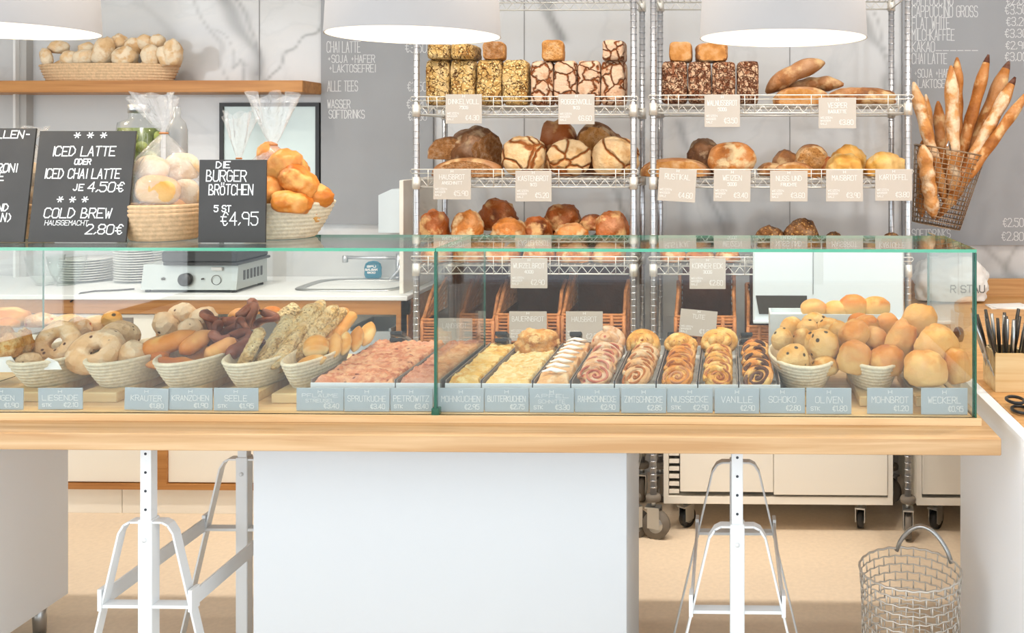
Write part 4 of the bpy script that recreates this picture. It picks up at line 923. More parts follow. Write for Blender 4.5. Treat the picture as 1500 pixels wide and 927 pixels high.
# basket 2: raisin rings
def ring(p, q, Y, Rr, r, label, rot, mat='raisin', seed=0):
    c = at(p, q, Y); m = MB(); ringshape(m, Rr, r, nseed())
    return solo(m, 'raisin_ring', B[mat], label, 'roll', c - Vector((0, 0, 0)), rot, 'raisin rings')
ring(144, 521, 2.585, .044, .030, 'thick raisin ring with open hole at the front of its basket', (R(40), R(4), 0))
ring(88, 505, 2.64, .040, .024, 'brown raisin ring leaning left of the grey crescent roll', (R(60), R(-20), R(10)))
stick3('crescent_roll', [(112, 511, 2.63), (140, 490, 2.64), (176, 489, 2.62)], .022, 'grey_roll', 'grey seeded crescent roll lying over the raisin rings', 'roll', tip=.2)
ball(97, 133, 463, 503, 2.74, 'danish_pink', 'pinkish round roll behind the raisin rings'); ball(148, 202, 470, 510, 2.70, 'grey_roll', 'wide grey-brown raisin roll at the right rear of the ring basket'); ball(150, 178, 455, 478, 2.80, 'olive_roll', 'small spotted bun at the back of the ring basket')
ball(176, 212, 498, 535, 2.58, 'raisin', 'pale knobbly bun at the right side of the ring basket', amp=.15, freq=2.5); ball(120, 160, 462, 490, 2.80, 'raisin', 'raisin roll at the very back of the ring basket')
# basket 3
stick3('golden_roll', [(200, 514, 2.60), (245, 508, 2.60), (288, 486, 2.64)], .031, 'orange_roll', 'long pointed golden roll rising to the right', 'roll', tip=.25, seg=24)
stick3('golden_roll', [(264, 518, 2.60), (280, 503, 2.61), (312, 486, 2.66)], .029, 'orange_roll', 'plump golden roll beside the chocolate-brown pretzel rolls', 'roll', tip=.28)
stick3('golden_roll', [(214, 535, 2.55), (250, 528, 2.55), (294, 536, 2.56)], .019, 'orange_roll', 'split golden roll at the front of its basket', 'roll', tip=.2, ridge=.12, ridges=3)
stick3('golden_roll', [(222, 530, 2.58), (236, 515, 2.6), (246, 525, 2.6)], .022, 'orange_roll', 'small golden roll under the long pointed one', 'roll', tip=.25)
stick3('dipped_roll', [(300, 524, 2.60), (320, 510, 2.61), (350, 499, 2.64)], .025, ['orange_roll', 'lye'], 'golden roll with brown glazed half, leaning on the sticks', 'roll', tip=.2, tipmi=1)
# pretzel cluster
def knot(p, q, Y, s, label, rot, mat='lye'):
    c = at(p, q, Y); m = MB(); P = []
    for i in range(40):
        th = 2 * math.pi * i / 40; P.append((s * (1.0 * math.sin(th) + .45 * math.sin(2 * th)), s * .35 * math.sin(3 * th), s * (.75 * math.cos(th) - .35 * math.cos(2 * th))))
    m.tube(P, [s * .30 * (1 + .25 * math.sin(i * .47)) for i in range(40)], 10, closed=True)
    return solo(m, 'pretzel_knot', B[mat], label, 'pretzel', c, rot, 'glossy brown pretzel knots')
for i, (p, q, Y, s, rr) in enumerate([(322, 478, 2.74, .042, (0, .3, .2)), (352, 470, 2.78, .040, (.2, -.4, .5)), (380, 462, 2.84, .036, (0, .6, 0)), (336, 500, 2.66, .038, (.3, .1, .9)), (360, 494, 2.72, .038, (-.3, .9, .3)), (316, 497, 2.70, .034, (.2, 1.3, 0))]):
    knot(p, q, Y, s, 'glossy brown pretzel knot, %s of the heap' % ['top left', 'top centre', 'top right', 'lower centre', 'lower right', 'lower left'][i], rr)
stick3('lye_roll', [(330, 520, 2.6), (352, 512, 2.62), (372, 498, 2.66)], .024, 'lye', 'smooth brown lye roll below the pretzel knots', 'roll', tip=.2)
ball(336, 368, 451, 474, 2.88, 'orange_roll', 'orange roll at the back left of the pretzel heap'); ball(384, 412, 448, 466, 2.90, 'orange_roll', 'orange roll at the back right of the pretzel heap')
for i, (a, b, c, d, Y) in enumerate([(248, 286, 444, 474, 2.80), (278, 318, 450, 492, 2.78), (225, 268, 462, 490, 2.76), (262, 300, 470, 498, 2.70)]):
    ball(a, b, c, d, Y, 'raisin', 'pale twisted fruit roll behind the golden rolls, %s' % ['topmost', 'right one', 'left one', 'lowest'][i], amp=.16, freq=2.4, rot=(0, .5 * i, 0), group='pale fruit rolls')
# basket 4: herb sticks
for i, (p0, p1, r) in enumerate([((352, 542, 2.55), (384, 480, 2.60), .019), ((380, 540, 2.58), (428, 462, 2.74), .024), ((372, 545, 2.57), (462, 445, 2.80), .022), ((398, 540, 2.54), (474, 440, 2.86), .020), ((396, 548, 2.57), (494, 448, 2.86), .023), ((404, 470, 2.88), (436, 450, 2.94), .026), ((428, 530, 2.62), (506, 452, 2.90), .021)]):
    stick3('herb_stick', [p0, p1], r, 'stick_seed', 'seeded herb bread stick, %s of the bundle from the left' % ['first and shortest', 'second', 'third', 'fourth', 'fifth', 'rearmost stub', 'last'][i], 'bread stick', group='herb bread sticks', tip=.08, ridge=.03, ridges=9)
for i, (p0, p1) in enumerate([((470, 500, 2.78), (508, 452, 2.9)), ((488, 498, 2.8), (518, 458, 2.9))]): stick3('pale_stick', [p0, p1], .020, 'bun_pale', 'smooth pale stick behind the herb sticks, %s' % ['left one', 'right one'][i], 'bread stick', tip=.1)
# basket 5
for i, (p0, p1, r) in enumerate([((462, 526, 2.60), (464, 492, 2.66), .034), ((432, 538, 2.55), (478, 524, 2.57), .022), ((489, 524, 2.62), (492, 488, 2.70), .018), ((502, 520, 2.66), (508, 486, 2.72), .018), ((518, 515, 2.70), (526, 478, 2.77), .019), ((532, 506, 2.76), (544, 472, 2.84), .022)]):
    stick3('milk_roll', [p0, p1], r, 'long_roll', 'smooth golden milk roll, %s' % ['fattest, at the left', 'lying flat at the front of the basket', 'third from left in the row', 'fourth from left in the row', 'fifth from left in the row', 'last at the back right'][i], 'roll', group='golden milk rolls', tip=.35)
# basket 6 olive rolls
for i, (a, b, c, d, Y) in enumerate([(1130, 1162, 480, 512, 2.66), (1138, 1186, 503, 545, 2.555), (1184, 1230, 482, 525, 2.58), (1188, 1228, 520, 548, 2.555), (1160, 1192, 480, 516, 2.68), (1166, 1200, 468, 494, 2.76), (1196, 1232, 466, 492, 2.76), (1150, 1176, 512, 546, 2.56)]):
    ball(a, b, c, d, Y, 'olive_roll', 'olive-speckled roll, %s in its basket' % ['at the upper left', 'large, at the lower left', 'large round, at the right', 'half, lowest', 'second from left at the rear', 'at the back left', 'at the back right', 'tucked in the middle'][i], amp=.1, group='olive rolls')
for i, (a, b, c, d, Y) in enumerate([(1227, 1276, 498, 545, 2.54), (1228, 1274, 470, 506, 2.62), (1264, 1300, 478, 512, 2.64), (1270, 1326, 506, 546, 2.54), (1250, 1290, 462, 486, 2.74)]):
    ball(a, b, c, d, Y, 'bun', 'smooth golden bun, %s in the second basket from right' % ['front left', 'upper left', 'upper middle', 'front right', 'rearmost'][i], amp=.12, freq=1.2, power=2.3, n=4, group='golden buns', rot=(0, [.2, -.4, .5, -.15, 0][i], .4 * i))
ball(1298, 1343, 470, 528, 2.60, 'bun', 'pointed folded bun between the two right baskets', amp=.22, freq=1.3, n=4, rot=(0, .5, 0))
for i, (a, b, c, d, Y) in enumerate([(1322, 1372, 444, 491, 2.66), (1345, 1404, 477, 528, 2.54), (1324, 1386, 513, 562, 2.46), (1380, 1421, 509, 558, 2.50), (1352, 1392, 490, 530, 2.66)]):
    ball(a, b, c, d, Y, 'bun_pale' if i < 3 else 'bun', 'large pale bun, %s, at the right end of the case' % ['topmost', 'tilted in the middle', 'round, hanging over the basket rim', 'rightmost', 'hidden at the rear'][i], amp=.13, freq=1.2, power=2.4, n=4, group='large pale buns', rot=(0, [.3, .5, 0, -.2, 0][i], 0))
ball(1396, 1412, 478, 500, 2.56, 'choc', 'dark poppy-seed end of a roll at the right side of the bun pile')
for i, (a, b, c, d, Y, m_) in enumerate([(1142, 1178, 464, 496, 2.80, 'olive_roll'), (1212, 1248, 470, 508, 2.72, 'olive_roll'), (1240, 1276, 458, 490, 2.80, 'bun'), (1282, 1318, 458, 494, 2.80, 'bun'), (1172, 1214, 458, 490, 2.84, 'olive_roll'), (1178, 1212, 484, 520, 2.66, 'olive_roll')]):
    ball(a, b, c, d, Y, m_, 'rear roll under the white crate rim, %s' % ['olive-speckled, far left', 'olive-speckled, beside the buns', 'plain, left one', 'plain, right one', 'olive-speckled, centre', 'olive-speckled, low centre'][i], amp=.1, group='rear rolls in the right baskets')
# crate of rolls at the rear
zc = Z_(458, 2.96); xa, xb = X_(1128, 2.95), X_(1308, 2.95)
t = thing('bread_crate', 'white crate of rolls at the rear of the case behind the olive rolls', 'crate', ((xa + xb) / 2, 2.95, .8692)); hw = (xb - xa) / 2; hh = zc - .8692
MB().box(-hw, hw, -.006, 0, 0, hh).box(-hw, hw, .10, .106, 0, hh).box(-hw, -hw + .006, 0, .10, 0, hh).box(hw - .006, hw, 0, .10, 0, hh).box(-hw + .006, hw - .006, 0, .10, hh - .02, hh - .012).build('body', M['plastic_white'], t)
for i, (a, b, c, m_) in enumerate([(1172, 1212, 438, 'bun'), (1206, 1246, 440, 'bun_pale'), (1228, 1272, 431, 'bun'), (1262, 1304, 434, 'bun_pale')]):
    ball(a, b, c, 462, 3.0, m_, 'roll on the white crate, %s of four' % ['first', 'second', 'third', 'last'][i], group='rolls on the white crate', dr=.8)
# tray tier at rear left
xa = X_(150, 2.9)
t = thing('serving_tray', 'grey metal tray on legs at the rear left inside the case', 'tray', (xa - .5, 2.88, .8692))
MB().box(-.5, .5, 0, .17, .098, .106).box(-.5, .5, -.004, 0, .098, .118).box(-.5, .5, .17, .174, .098, .118).build('tray_plate', M['tray_grey'], t)
for sx in (-.45, .45): MB().box(sx - .01, sx + .01, .02, .15, 0, .098).build('leg', M['steel'], t)
for i, (a, b, c, m_) in enumerate([(-30, 44, 450, 'bun_pale'), (38, 84, 458, 'danish_pink'), (78, 122, 460, 'raisin'), (-10, 28, 466, 'bun')]):
    ball(a, b, c, 482, [2.99, 2.97, 2.97, 2.91][i], m_, 'flat pastry on the grey tray, %s' % ['broad floury one cut by the frame', 'pinkish one second', 'grey-brown one at right', 'small one in front'][i], 'pastry', cat='pastry', dr=.7, amp=.1)
# ---- trays
TB = [454, 579, 642, 705, 780, 836, 900, 961, 1022, 1082, 1144]
TN = ['plum cake', 'dark plum cake', 'yellow crumble cake', 'butter crumble cake', 'iced pastry slices', 'fruit swirls', 'pale sugared swirls', 'golden swirls', 'vanilla swirls', 'chocolate swirls']
TM = ['plum', 'plum_dark', 'crumble', 'crumble_pale', 'danish_pale', 'danish_pink', 'danish_pale', 'danish_gold', 'danish_yellow', 'danish_gold']
for (a, b, wh) in ((454, 645, 'short white riser under the plum cakes left of the glass joint'), (651, 1144, 'long white riser carrying the row of pastry trays right of the glass joint')):
    xa, xb = X_(a, 2.44), X_(b, 2.44); solo(MB().box(xa, xb, -.004, .48, 0, .0323), 'tray_riser', M['tray_white'], wh, 'riser', (0, 2.44, .8694))
TY0, TY1 = 2.44, 2.91
ords = ['front', 'second', 'third', 'fourth', 'fifth', 'sixth', 'seventh', 'rearmost']
for i in range(10):
    x0, x1 = X_(TB[i] + (9 if i == 2 else 0), 2.44), X_(645 if i == 1 else TB[i + 1], 2.44); xc = (x0 + x1) / 2; hw = (x1 - x0) / 2 - .0015
    t = thing('pastry_tray', 'narrow white-lipped tray holding the ' + TN[i], 'tray', (xc, TY0, .902), group='pastry trays in the case')
    MB().box(-hw, hw, 0, TY1 - TY0, 0, .004).box(-hw, hw, 0, .004, .004, .032).box(-hw, hw, TY1 - TY0 - .004, TY1 - TY0, .004, .032).build('tray_base', M['tray_white'], t)
    MB().box(-hw, -hw + .0025, .004, TY1 - TY0 - .004, .004, .040).box(hw - .0025, hw, .004, TY1 - TY0 - .004, .004, .040).build('side_rail', M['tray_grey'], t)
    zb = .9065
    if i < 5:
        nxg = max(24, int(hw * 2 / .0022)); nyg = 150; V = []; F = []; hw2 = hw - .004; y0, y1 = .006, TY1 - TY0 - .006
        for jy in range(nyg + 1):
            for jx in range(nxg + 1):
                xx = -hw2 + 2 * hw2 * jx / nxg; yy = y0 + (y1 - y0) * jy / nyg; e = min(1, min(jx, nxg - jx) / 4, min(jy, nyg - jy) / 4)
                p = Vector((xx * 55 + i * 9, yy * 55, i * 3.3)); hgt = .034 + .006 * noise.noise(p * .25) + (.006 if i < 4 else .003) * abs(noise.noise(p)) * 1.6
                if i in (0, 1): hgt += .008 * (yy / .46)
                if i == 4: hgt += .010 * abs(math.sin(yy * 34 + xx * 12))
                V.append((xx, yy, hgt * (.55 + .45 * e) if e < 1 else hgt))
        for jy in range(nyg):
            for jx in range(nxg): a = jy * (nxg + 1) + jx; F.append([a, a + 1, a + nxg + 2, a + nxg + 1])
        bl = len(V); 
        m = MB(); m.add(V, F, 0, True)
        m.box(-hw2, hw2, y0, y1, 0, .016)
        cake = solo(m, 'sheet_cake' if i < 4 else 'iced_pastry', B[TM[i]], ['long plum sheet cake with pink-brown top left of the glass joint', 'narrow dark plum cake right beside the glass joint', 'yellow crumble cake just right of the glass joint', 'wide pale crumble cake under the nutty pastry', 'golden pastry slices striped with white icing'][i], 'cake' if i < 4 else 'pastry', (xc, TY0, zb))
        if i == 4:
            ic = MB()
            for k in range(8):
                yy = .03 + k * .055; P = [(-hw2 * .7, yy, .052), (-hw2 * .2, yy + .012, .056), (hw2 * .2, yy - .004, .056), (hw2 * .7, yy + .012, .050)]; ic.tube(P, [.003, .008, .009, .003], 8, flat=.6)
            ic.build('icing', M['icing'], cake)
    else:
        s = hw * .92; P = []; rad = []
        turns = 2.4; N_ = 64
        for k in range(N_ + 1):
            f = k / N_; r = s * (.12 + .88 * f) - .008; th = f * turns * 2 * math.pi + 1.1
            P.append((r * math.cos(th), .006 - .012 * f + .003 * math.sin(th * 3), r * math.sin(th) * .9)); rad.append(.0105 * (.8 + .2 * math.sin(k * .9)) * (1 if f < .95 else .6))
        mb = MB().tube(P, rad, 8, flat=1.25); blob(mb, s * .82, .012, s * 1.4, 3, .03, 1.5, -.95, 3, mat4=Matrix.Translation((0, .002, -s * .7)))
        mats = [B[TM[i]]]
        if i < 9: mb.tube([(x * .96, -.0105, z * .96) for x, y, z in P], .0036, 6, mi=1); mats.append(B['fruit' if i == 5 else 'groove_shade'])
        if i == 9:
            q = [p for p in P]; mb.tube([(x * .93, -.0095, z * .93) for x, y, z in q], .0055, 6, mi=1); mats.append(B['choc'])
        first = None
        for k in range(8):
            yy = .050 + k * .047; lab = '%s of the %s counted from the front of its tray' % (ords[k], TN[i].rstrip('s'))
            rot_ = (R(-56 + 3 * math.sin(k * 2 + i)), R((k * 37 + i * 20) % 60 - 30), R(4 * math.sin(k * 3 + i))); lc = (xc, TY0 + yy, zb + s * .62 + .003 * (k % 2))
            if first is None:
                first = solo(mb, 'swirl_pastry', mats, lab, 'pastry', lc, rot_, TN[i] + ' in their tray')
            else: copy_thing(first, lc, rot_, lab)
# second layer at the rear of the trays
for i, (a, b, c, d, m_, lb_) in enumerate([(862, 918, 478, 524, 'danish_pink', 'big fruit swirl heaped at the rear above the fruit swirls'), (916, 970, 482, 524, 'danish_yellow', 'big folded yellow swirl left of the pair at the rear'), (970, 1024, 486, 520, 'danish_yellow', 'low folded yellow swirl in the middle of the rear heap'), (1022, 1082, 480, 520, 'danish_yellow', 'big folded golden swirl at the right of the rear heap')]):
    P0, P1 = at(a, d, 2.82), at(b, c, 2.82); s = (P1.x - P0.x) / 2; hz = (P1.z - P0.z) / 2; P = []; rad = []
    for k in range(81):
        f = k / 80; r = (.1 + .9 * f); th = f * 2.3 * 2 * math.pi + i * 2; P.append(((s - .012) * r * math.cos(th), -.018 + .022 * f + .006 * math.sin(th * 2.5), (hz - .011) * r * math.sin(th))); rad.append(.014)
    mb = MB().tube(P, rad, 8, flat=1.2); blob(mb, s * .9, .035, hz * 1.8, i, .06, 1.5, -.9, 3, mat4=Matrix.Translation((0, .02, -hz * .9)))
    mb.tube([(x * .95, y - .010, z * .95) for x, y, z in P], .004, 6, mi=1)
    solo(mb, 'folded_pastry', [B[m_], B['groove_shade' if i else 'fruit']], lb_, 'pastry', ((P0.x + P1.x) / 2, 2.82, (P0.z + P1.z) / 2), (R(-25), 0, 0), 'folded swirls heaped at the rear')
ball(757, 816, 484, 517, 2.84, 'nut', 'nutty knobbly pastry heaped behind the pale crumble cake', 'nut_pastry', amp=.22, freq=2.6, n=4, power=3, cat='pastry')
ball(660, 694, 502, 520, 2.86, 'crumb_tan', 'small brown pastry at the rear of the yellow crumble cake', 'nut_pastry', cat='pastry', amp=.2, freq=2.6)
for i, (p, q, lb_) in enumerate([(586, 499, 'dark serving tongs at the rear of the plum cake'), (738, 508, 'dark serving tongs beside the nutty pastry'), (846, 514, 'dark serving tongs behind the iced pastry slices'), (988, 488, 'dark serving tongs behind the middle folded swirl'), (1094, 508, 'dark serving tongs behind the chocolate swirls')]):
    c = at(p, q, 2.90); t = thing('serving_tongs', lb_, 'tongs', (c.x, 2.86, .955), (R(-18), 0, .1), 'serving tongs in the trays')
    MB().box(-.012, .012, .06, .15, 0, .006).box(-.012, .012, .06, .15, .020, .026).build('arm', M['steel'], t)
    MB().box(-.018, .018, 0, .06, -.002, .010, b=.002).box(-.018, .018, 0, .06, .018, .03, b=.002).build('grip', M['black'], t)
    MB().cyl((-.012, .15, .013), (.012, .15, .013), .013, 12).build('hinge', M['steel'], t)

# ================================================================= ON THE GLASS TOP
for k in range(3): coil_basket('proofing_basket', .104 - .001 * k, .104 - .001 * k, .075, .78, M['cane_tan'], 'round tan cane basket under the bag of pale rolls, %s of a nested stack' % ['lowest', 'middle', 'topmost'][k], (X_(241, 2.6), 2.60, GT + .0008 + .0105 * k), 'nested round baskets', coils=6)
coil_basket('proofing_basket', .142, .136, .10, .60, M['cane'], 'wide pale cane basket behind the burger roll sign', (X_(413, 2.66), 2.66, GT + .0008), coils=9)
coil_basket('proofing_basket', .085, .10, .095, .8, M['cane_tan'], 'tan cane basket mostly hidden behind the two left signs', (X_(34, 2.64), 2.63, GT + .0008), coils=7)
def bag(name, px_, tiepy, Y, zb, rx, ry, flare_px, flare_py, label, wmax=.35, seed=1, mats=('film', 'film2')):
    c = at(px_, tiepy, Y); H = c.z - zb; t = thing(name, label, 'bag', (c.x, Y, zb))
    prof = [(.02, .0), (.7, .004), (.95, H * .12), (1.0, H * wmax), (.93, H * .55), (.66, H * .75), (.32, H * .9), (.12, H * .98), (.085, H)]
    def fn(th, z): return 1 + .07 * noise.noise(Vector((math.cos(th) * 2 + seed, math.sin(th) * 2, z * 14))) + .045 * math.sin(th * 11 + seed) * (z / H) ** 2
    MB().lathe(prof, 56, sx=rx, sy=ry, fn=fn).build('bag_film', M[mats[0]], t)
    tp = at(flare_px, flare_py, Y); fh = tp.z - c.z; dx = tp.x - c.x; m = MB(); V = []; nn = 48; rows = 7
    for j in range(rows):
        f = j / (rows - 1); r = rx * (.085 + .50 * f ** .8)
        for k in range(nn):
            th = 2 * math.pi * k / nn; rr = r * (1 + .30 * f * math.sin(th * 7 + seed * 2) + .15 * f * noise.noise(Vector((th * 2, f * 3, seed))))
            V.append((dx * f + math.cos(th) * rr, math.sin(th) * rr * .6, H + fh * f * (1 + .10 * f * math.sin(th * 3 + seed))))
    F = [[j * nn + k, j * nn + (k + 1) % nn, (j + 1) * nn + (k + 1) % nn, (j + 1) * nn + k] for j in range(rows - 1) for k in range(nn)]
    m.add(V, F, 0, True); m.build('bag_neck', M[mats[1]], t)
    tie = MB(); tie.tube([(rx * .1 * math.cos(a), ry * .1 * math.sin(a), H) for a in [i * math.pi / 6 for i in range(12)]], .0025, 6, closed=True); tie.build('tie', M['wicker'], t)
    return t
zA = GT + .03
bag('bread_bag', 240, 195, 2.6, zA + .004, .100, .085, 222, 140, 'clear bag of pale rolls tied at the neck, in the tan basket stack', seed=2)
for i, (a, b, c, d, Y, rt) in enumerate([(198, 247, 228, 262, 2.58, .1), (200, 262, 256, 297, 2.55, .12), (240, 290, 224, 264, 2.62, -.15), (205, 275, 288, 318, 2.58, 0), (250, 292, 262, 302, 2.60, -.2), (205, 250, 250, 280, 2.65, 0), (232, 282, 300, 328, 2.63, 0)]):
    ball(a, b, c, d, Y, 'roll_pale' if i % 2 == 0 else 'bun_pale', 'pale roll in the clear bag beside the iced latte sign, %s' % ['upper left', 'large front one', 'upper right', 'lower front', 'right one', 'hidden middle', 'lowest at back'][i], rot=(0, rt, 0), power=2.4, dr=.6, group='pale rolls in the bag')
bag('bread_bag', 400, 212, 2.65, GT + .026, .108, .092, 400, 140, 'clear bag of orange burger rolls in the wide pale basket', wmax=.3, seed=5)
bag('bread_bag', 350, 232, 2.73, GT + .03, .070, .06, 350, 168, 'crinkled clear bag standing behind the burger roll sign', seed=9)
for i, (a, b, c, d, Y, rt) in enumerate([(384, 440, 224, 262, 2.61, -.9), (410, 470, 246, 286, 2.60, .75), (436, 489, 268, 298, 2.63, .4), (364, 424, 258, 300, 2.58, -.5), (398, 458, 280, 312, 2.56, .15), (376, 412, 208, 240, 2.66, .8), (408, 456, 230, 262, 2.68, .5), (434, 474, 296, 325, 2.64, 0), (360, 400, 296, 330, 2.66, 0)]):
    ball(a, b, c, d, Y, 'orange_roll', 'orange glossy burger roll in the bag, %s' % ['upper left', 'right centre', 'rightmost', 'left front', 'bottom front', 'topmost', 'upper right at back', 'lowest right', 'lowest left'][i], rot=(0, rt, .3 * i), power=2.2, dr=.8, group='burger rolls in the bag', n=4, amp=.16, freq=1.4)
for i, (a, b, c, d) in enumerate([(335, 372, 256, 286), (330, 365, 282, 318)]): ball(a, b, c, d, 2.70, 'orange_roll', 'orange roll in the crinkled bag, %s' % ['upper one', 'lower one'][i], dr=.7)
for i, (a, b, c, d, m_) in enumerate([(20, 62, 268, 300, 'roll_pale'), (22, 60, 236, 272, 'roll_pale')]): ball(a, b, c, d, 2.63, m_, 'pale roll between the two left signs, %s' % ['lower one', 'upper one'][i], dr=.8)
bag('bread_bag', 46, 206, 2.63, GT + .03, .062, .07, 50, 186, 'clear bag of rolls glimpsed between the two left signs', seed=7)
# drinks jar and grey bottle
c = at(199, 350, 2.66); t = thing('drink_jar', 'green glass jar of lime slices behind the iced latte sign', 'jar', (c.x, 2.675, GT + .0008)); hj = Z_(172, 2.67) - GT; r = .058
MB().lathe([(.01, .003), (r * .95, .003), (r, .02), (r, hj - .045), (r * .92, hj - .015), (.028, hj - .005), (.026, hj), (.026, hj + .02)], 36).build('jar_glass', M['glass'], t)
MB().lathe([(.01, .006), (r * .9, .006), (r * .93, .02), (r * .93, hj - .03), (.01, hj - .03)], 32).build('drink', M['green_water'], t)
MB().cyl((0, 0, hj + .012), (0, 0, hj + .036), .029, 24).build('lid', M['steel'], t)
for k in range(7):
    th = -2.6 + k * .42; zz = hj - .055 - (k % 3) * .028; rr = r * .94; n_ = Vector((math.cos(th), math.sin(th), 0)); p = n_ * rr + Vector((0, 0, zz))
    MB().cyl(p, p + n_ * .002, .016, 18).build('lime_slice', M['green_fruit'], t)
c = at(257, 340, 2.70); hb_ = Z_(157, 2.70) - GT
solo(MB().lathe([(.005, 0), (.026, 0), (.028, .01), (.028, hb_ * .82), (.022, hb_ * .88), (.010, hb_ * .92), (.010, hb_), (.003, hb_)], 28), 'water_bottle', M['grey_glass'], 'grey bottle standing behind the bag of pale rolls', 'bottle', (c.x + .002, 2.704, GT + .0008))

# ================================================================= WALL SHELF BASKET
Ys = 4.385; zsh = zs1
x, rx = loc_px(60, 262, Ys); coil_basket('cane_basket', rx, .10, Z_(92, 4.30) - zsh, .88, M['cane_tan'], 'long oval cane basket of floury rolls on the oak wall shelf', (x, Ys, zsh + .001), coils=6, n=64)
nm = ['far left, low', 'left, upper', 'left front', 'front under the shadow gap', 'left of centre, rear', 'large golden centre', 'upper centre', 'front centre with golden face', 'upper right of centre', 'topmost', 'right front', 'upper right', 'right, second from end', 'right end']
for i, (a, b, c, d) in enumerate([(59, 76, 70, 95), (73, 100, 59, 78), (91, 116, 74, 96), (108, 140, 72, 96), (116, 140, 62, 82), (138, 167, 53, 95), (163, 186, 50, 71), (166, 200, 67, 97), (184, 210, 55, 78), (201, 223, 50, 73), (208, 234, 65, 96), (221, 242, 50, 71), (231, 252, 66, 97), (240, 266, 57, 96)]):
    ball(a, b, c, d, 4.36 + (.03 if d < 85 else -.02), 'roll_pale', 'floury pale roll in the shelf basket, %s' % nm[i], group='floury rolls in the shelf basket', amp=.14, freq=1.8, rot=(0, (i % 3 - 1) * .3, 0))
for i in range(4): ball(80 + i * 42, 122 + i * 42, 86, 112, 4.40, 'roll_pale', 'floury roll low inside the shelf basket, %s of four' % ['first', 'second', 'third', 'last'][i], group='lower rolls in the shelf basket')
# framed mirror
a0, a1 = X_(322, 4.48), X_(468, 4.48); zb, zt4 = Z_(300, 4.48), Z_(150, 4.48); fwid = .018
t = thing('framed_mirror', 'black framed mirror on the marble wall below the oak shelf', 'mirror', ((a0 + a1) / 2, 4.475, zb)); hw = (a1 - a0) / 2; hh = zt4 - zb
MB().box(-hw, hw, 0, .022, hh - fwid, hh).box(-hw, hw, 0, .022, 0, fwid).box(-hw, -hw + fwid, 0, .022, fwid, hh - fwid).box(hw - fwid, hw, 0, .022, fwid, hh - fwid).build('frame', M['black'], t)
MB().box(-hw + fwid, hw - fwid, .008, .02, fwid, hh - fwid).build('pane', M['mirror_pane'], t)
# towel dispenser
a0, a1 = X_(556, 4.38), X_(591, 4.38); zb = Z_(341, 4.38); m = MB(); w_ = a1 - a0; zt5 = Z_(277, 4.38) - zb
m.add([(0, 0, 0), (w_, 0, 0), (w_, .115, 0), (0, .115, 0), (0, 0, zt5 - .028), (w_ * .55, 0, zt5), (w_, 0, zt5), (w_, .115, zt5), (w_ * .55, .115, zt5), (0, .115, zt5 - .028)], [[3, 2, 1, 0], [0, 1, 6, 5, 4], [1, 2, 7, 6], [2, 3, 9, 8, 7], [3, 0, 4, 9], [4, 5, 8, 9], [5, 6, 7, 8]])
solo(m, 'towel_dispenser', M['plastic_white'], 'white towel dispenser on the grey wall above the tap', 'dispenser', (a0, 4.365, zb))

# ================================================================= BACK COUNTER ITEMS
zc0 = zt + .0008
for (p, r, n, Y, who) in ((206, .108, 13, 4.33, 'taller stack behind the steel appliance'), (128, .108, 9, 4.33, 'lower stack beside the appliance')):
    x = X_(p, Y); m = MB().lathe([(.01, 0), (.05, 0), (.055, .004), (r, .0125), (r + .001, .0155), (.055, .0075), (.01, .006)], 40)
    f = solo(m, 'plate', M['plate'], 'white china plate, lowest of the ' + who, 'plate', (x, Y, zc0), group='white plates, ' + who)
    for k in range(1, n): copy_thing(f, (x + .002 * math.sin(k * 2.1), Y, zc0 + k * .0112), (0, 0, 0), 'white china plate, number %d from the bottom of the %s' % (k + 1, who) if False else 'white china plate, %s from the bottom of the %s' % (['lowest', 'second', 'third', 'fourth', 'fifth', 'sixth', 'seventh', 'eighth', 'ninth', 'tenth', 'eleventh', 'twelfth', 'thirteenth'][k], who))
for i, p in enumerate((66, 98)):
    c = X_(p, 4.2); solo(MB().lathe([(.01, 0), (.035, 0), (.038, .004), (.065, .06), (.078, .13), (.076, .13), (.062, .06), (.034, .008), (.01, .006)], 36), 'glass_bowl', M['glass'], 'clear glass bowl on the back counter, %s of two' % ['left', 'right'][i], 'bowl', (c, 4.2, zc0))
x0, x1 = X_(205, 3.98), X_(345, 3.98); Yp = 3.985; w_ = x1 - x0; hS = Z_(390, Yp) - zc0
t = thing('slicer_scale', 'steel countertop appliance with black top and round knob on the back counter', 'appliance', (x0, Yp, zc0))
m = MB(); m.add([(0, 0, .012), (w_, 0, .012), (w_, .27, .012), (0, .27, .012), (0, .02, hS), (w_, .02, hS), (w_, .27, hS), (0, .27, hS)], [[0, 3, 2, 1], [4, 5, 6, 7], [0, 1, 5, 4], [1, 2, 6, 5], [2, 3, 7, 6], [3, 0, 4, 7]]); bd = m.build('body', M['scale_body'], t)
v_ = MB()
for k in range(6): v_.box(w_ + .0002, w_ + .002, .06 + k * .03, .075 + k * .03, hS * .4, hS * .75)
v_.build('vent', M['dark_metal'], bd)
MB().box(.10, w_ + .012, -.01, .28, hS, hS + .012, b=.003).box(.09, w_ + .004, -.004, .275, hS + .012, hS + .058, b=.006).build('hot_top', M['black'], t)
MB().cyl((X_(272, Yp) - x0, .010, hS * .48), (X_(272, Yp) - x0, -.014, hS * .48), .027, 24).build('knob', M['black'], t)
MB().cyl((X_(238, Yp) - x0, .008, hS * .5), (X_(238, Yp) - x0, -.001, hS * .5), .006, 12).cyl((X_(296, Yp) - x0, .008, hS * .5), (X_(296, Yp) - x0, -.001, hS * .5), .004, 12).build('indicator', M['dark_metal'], t)
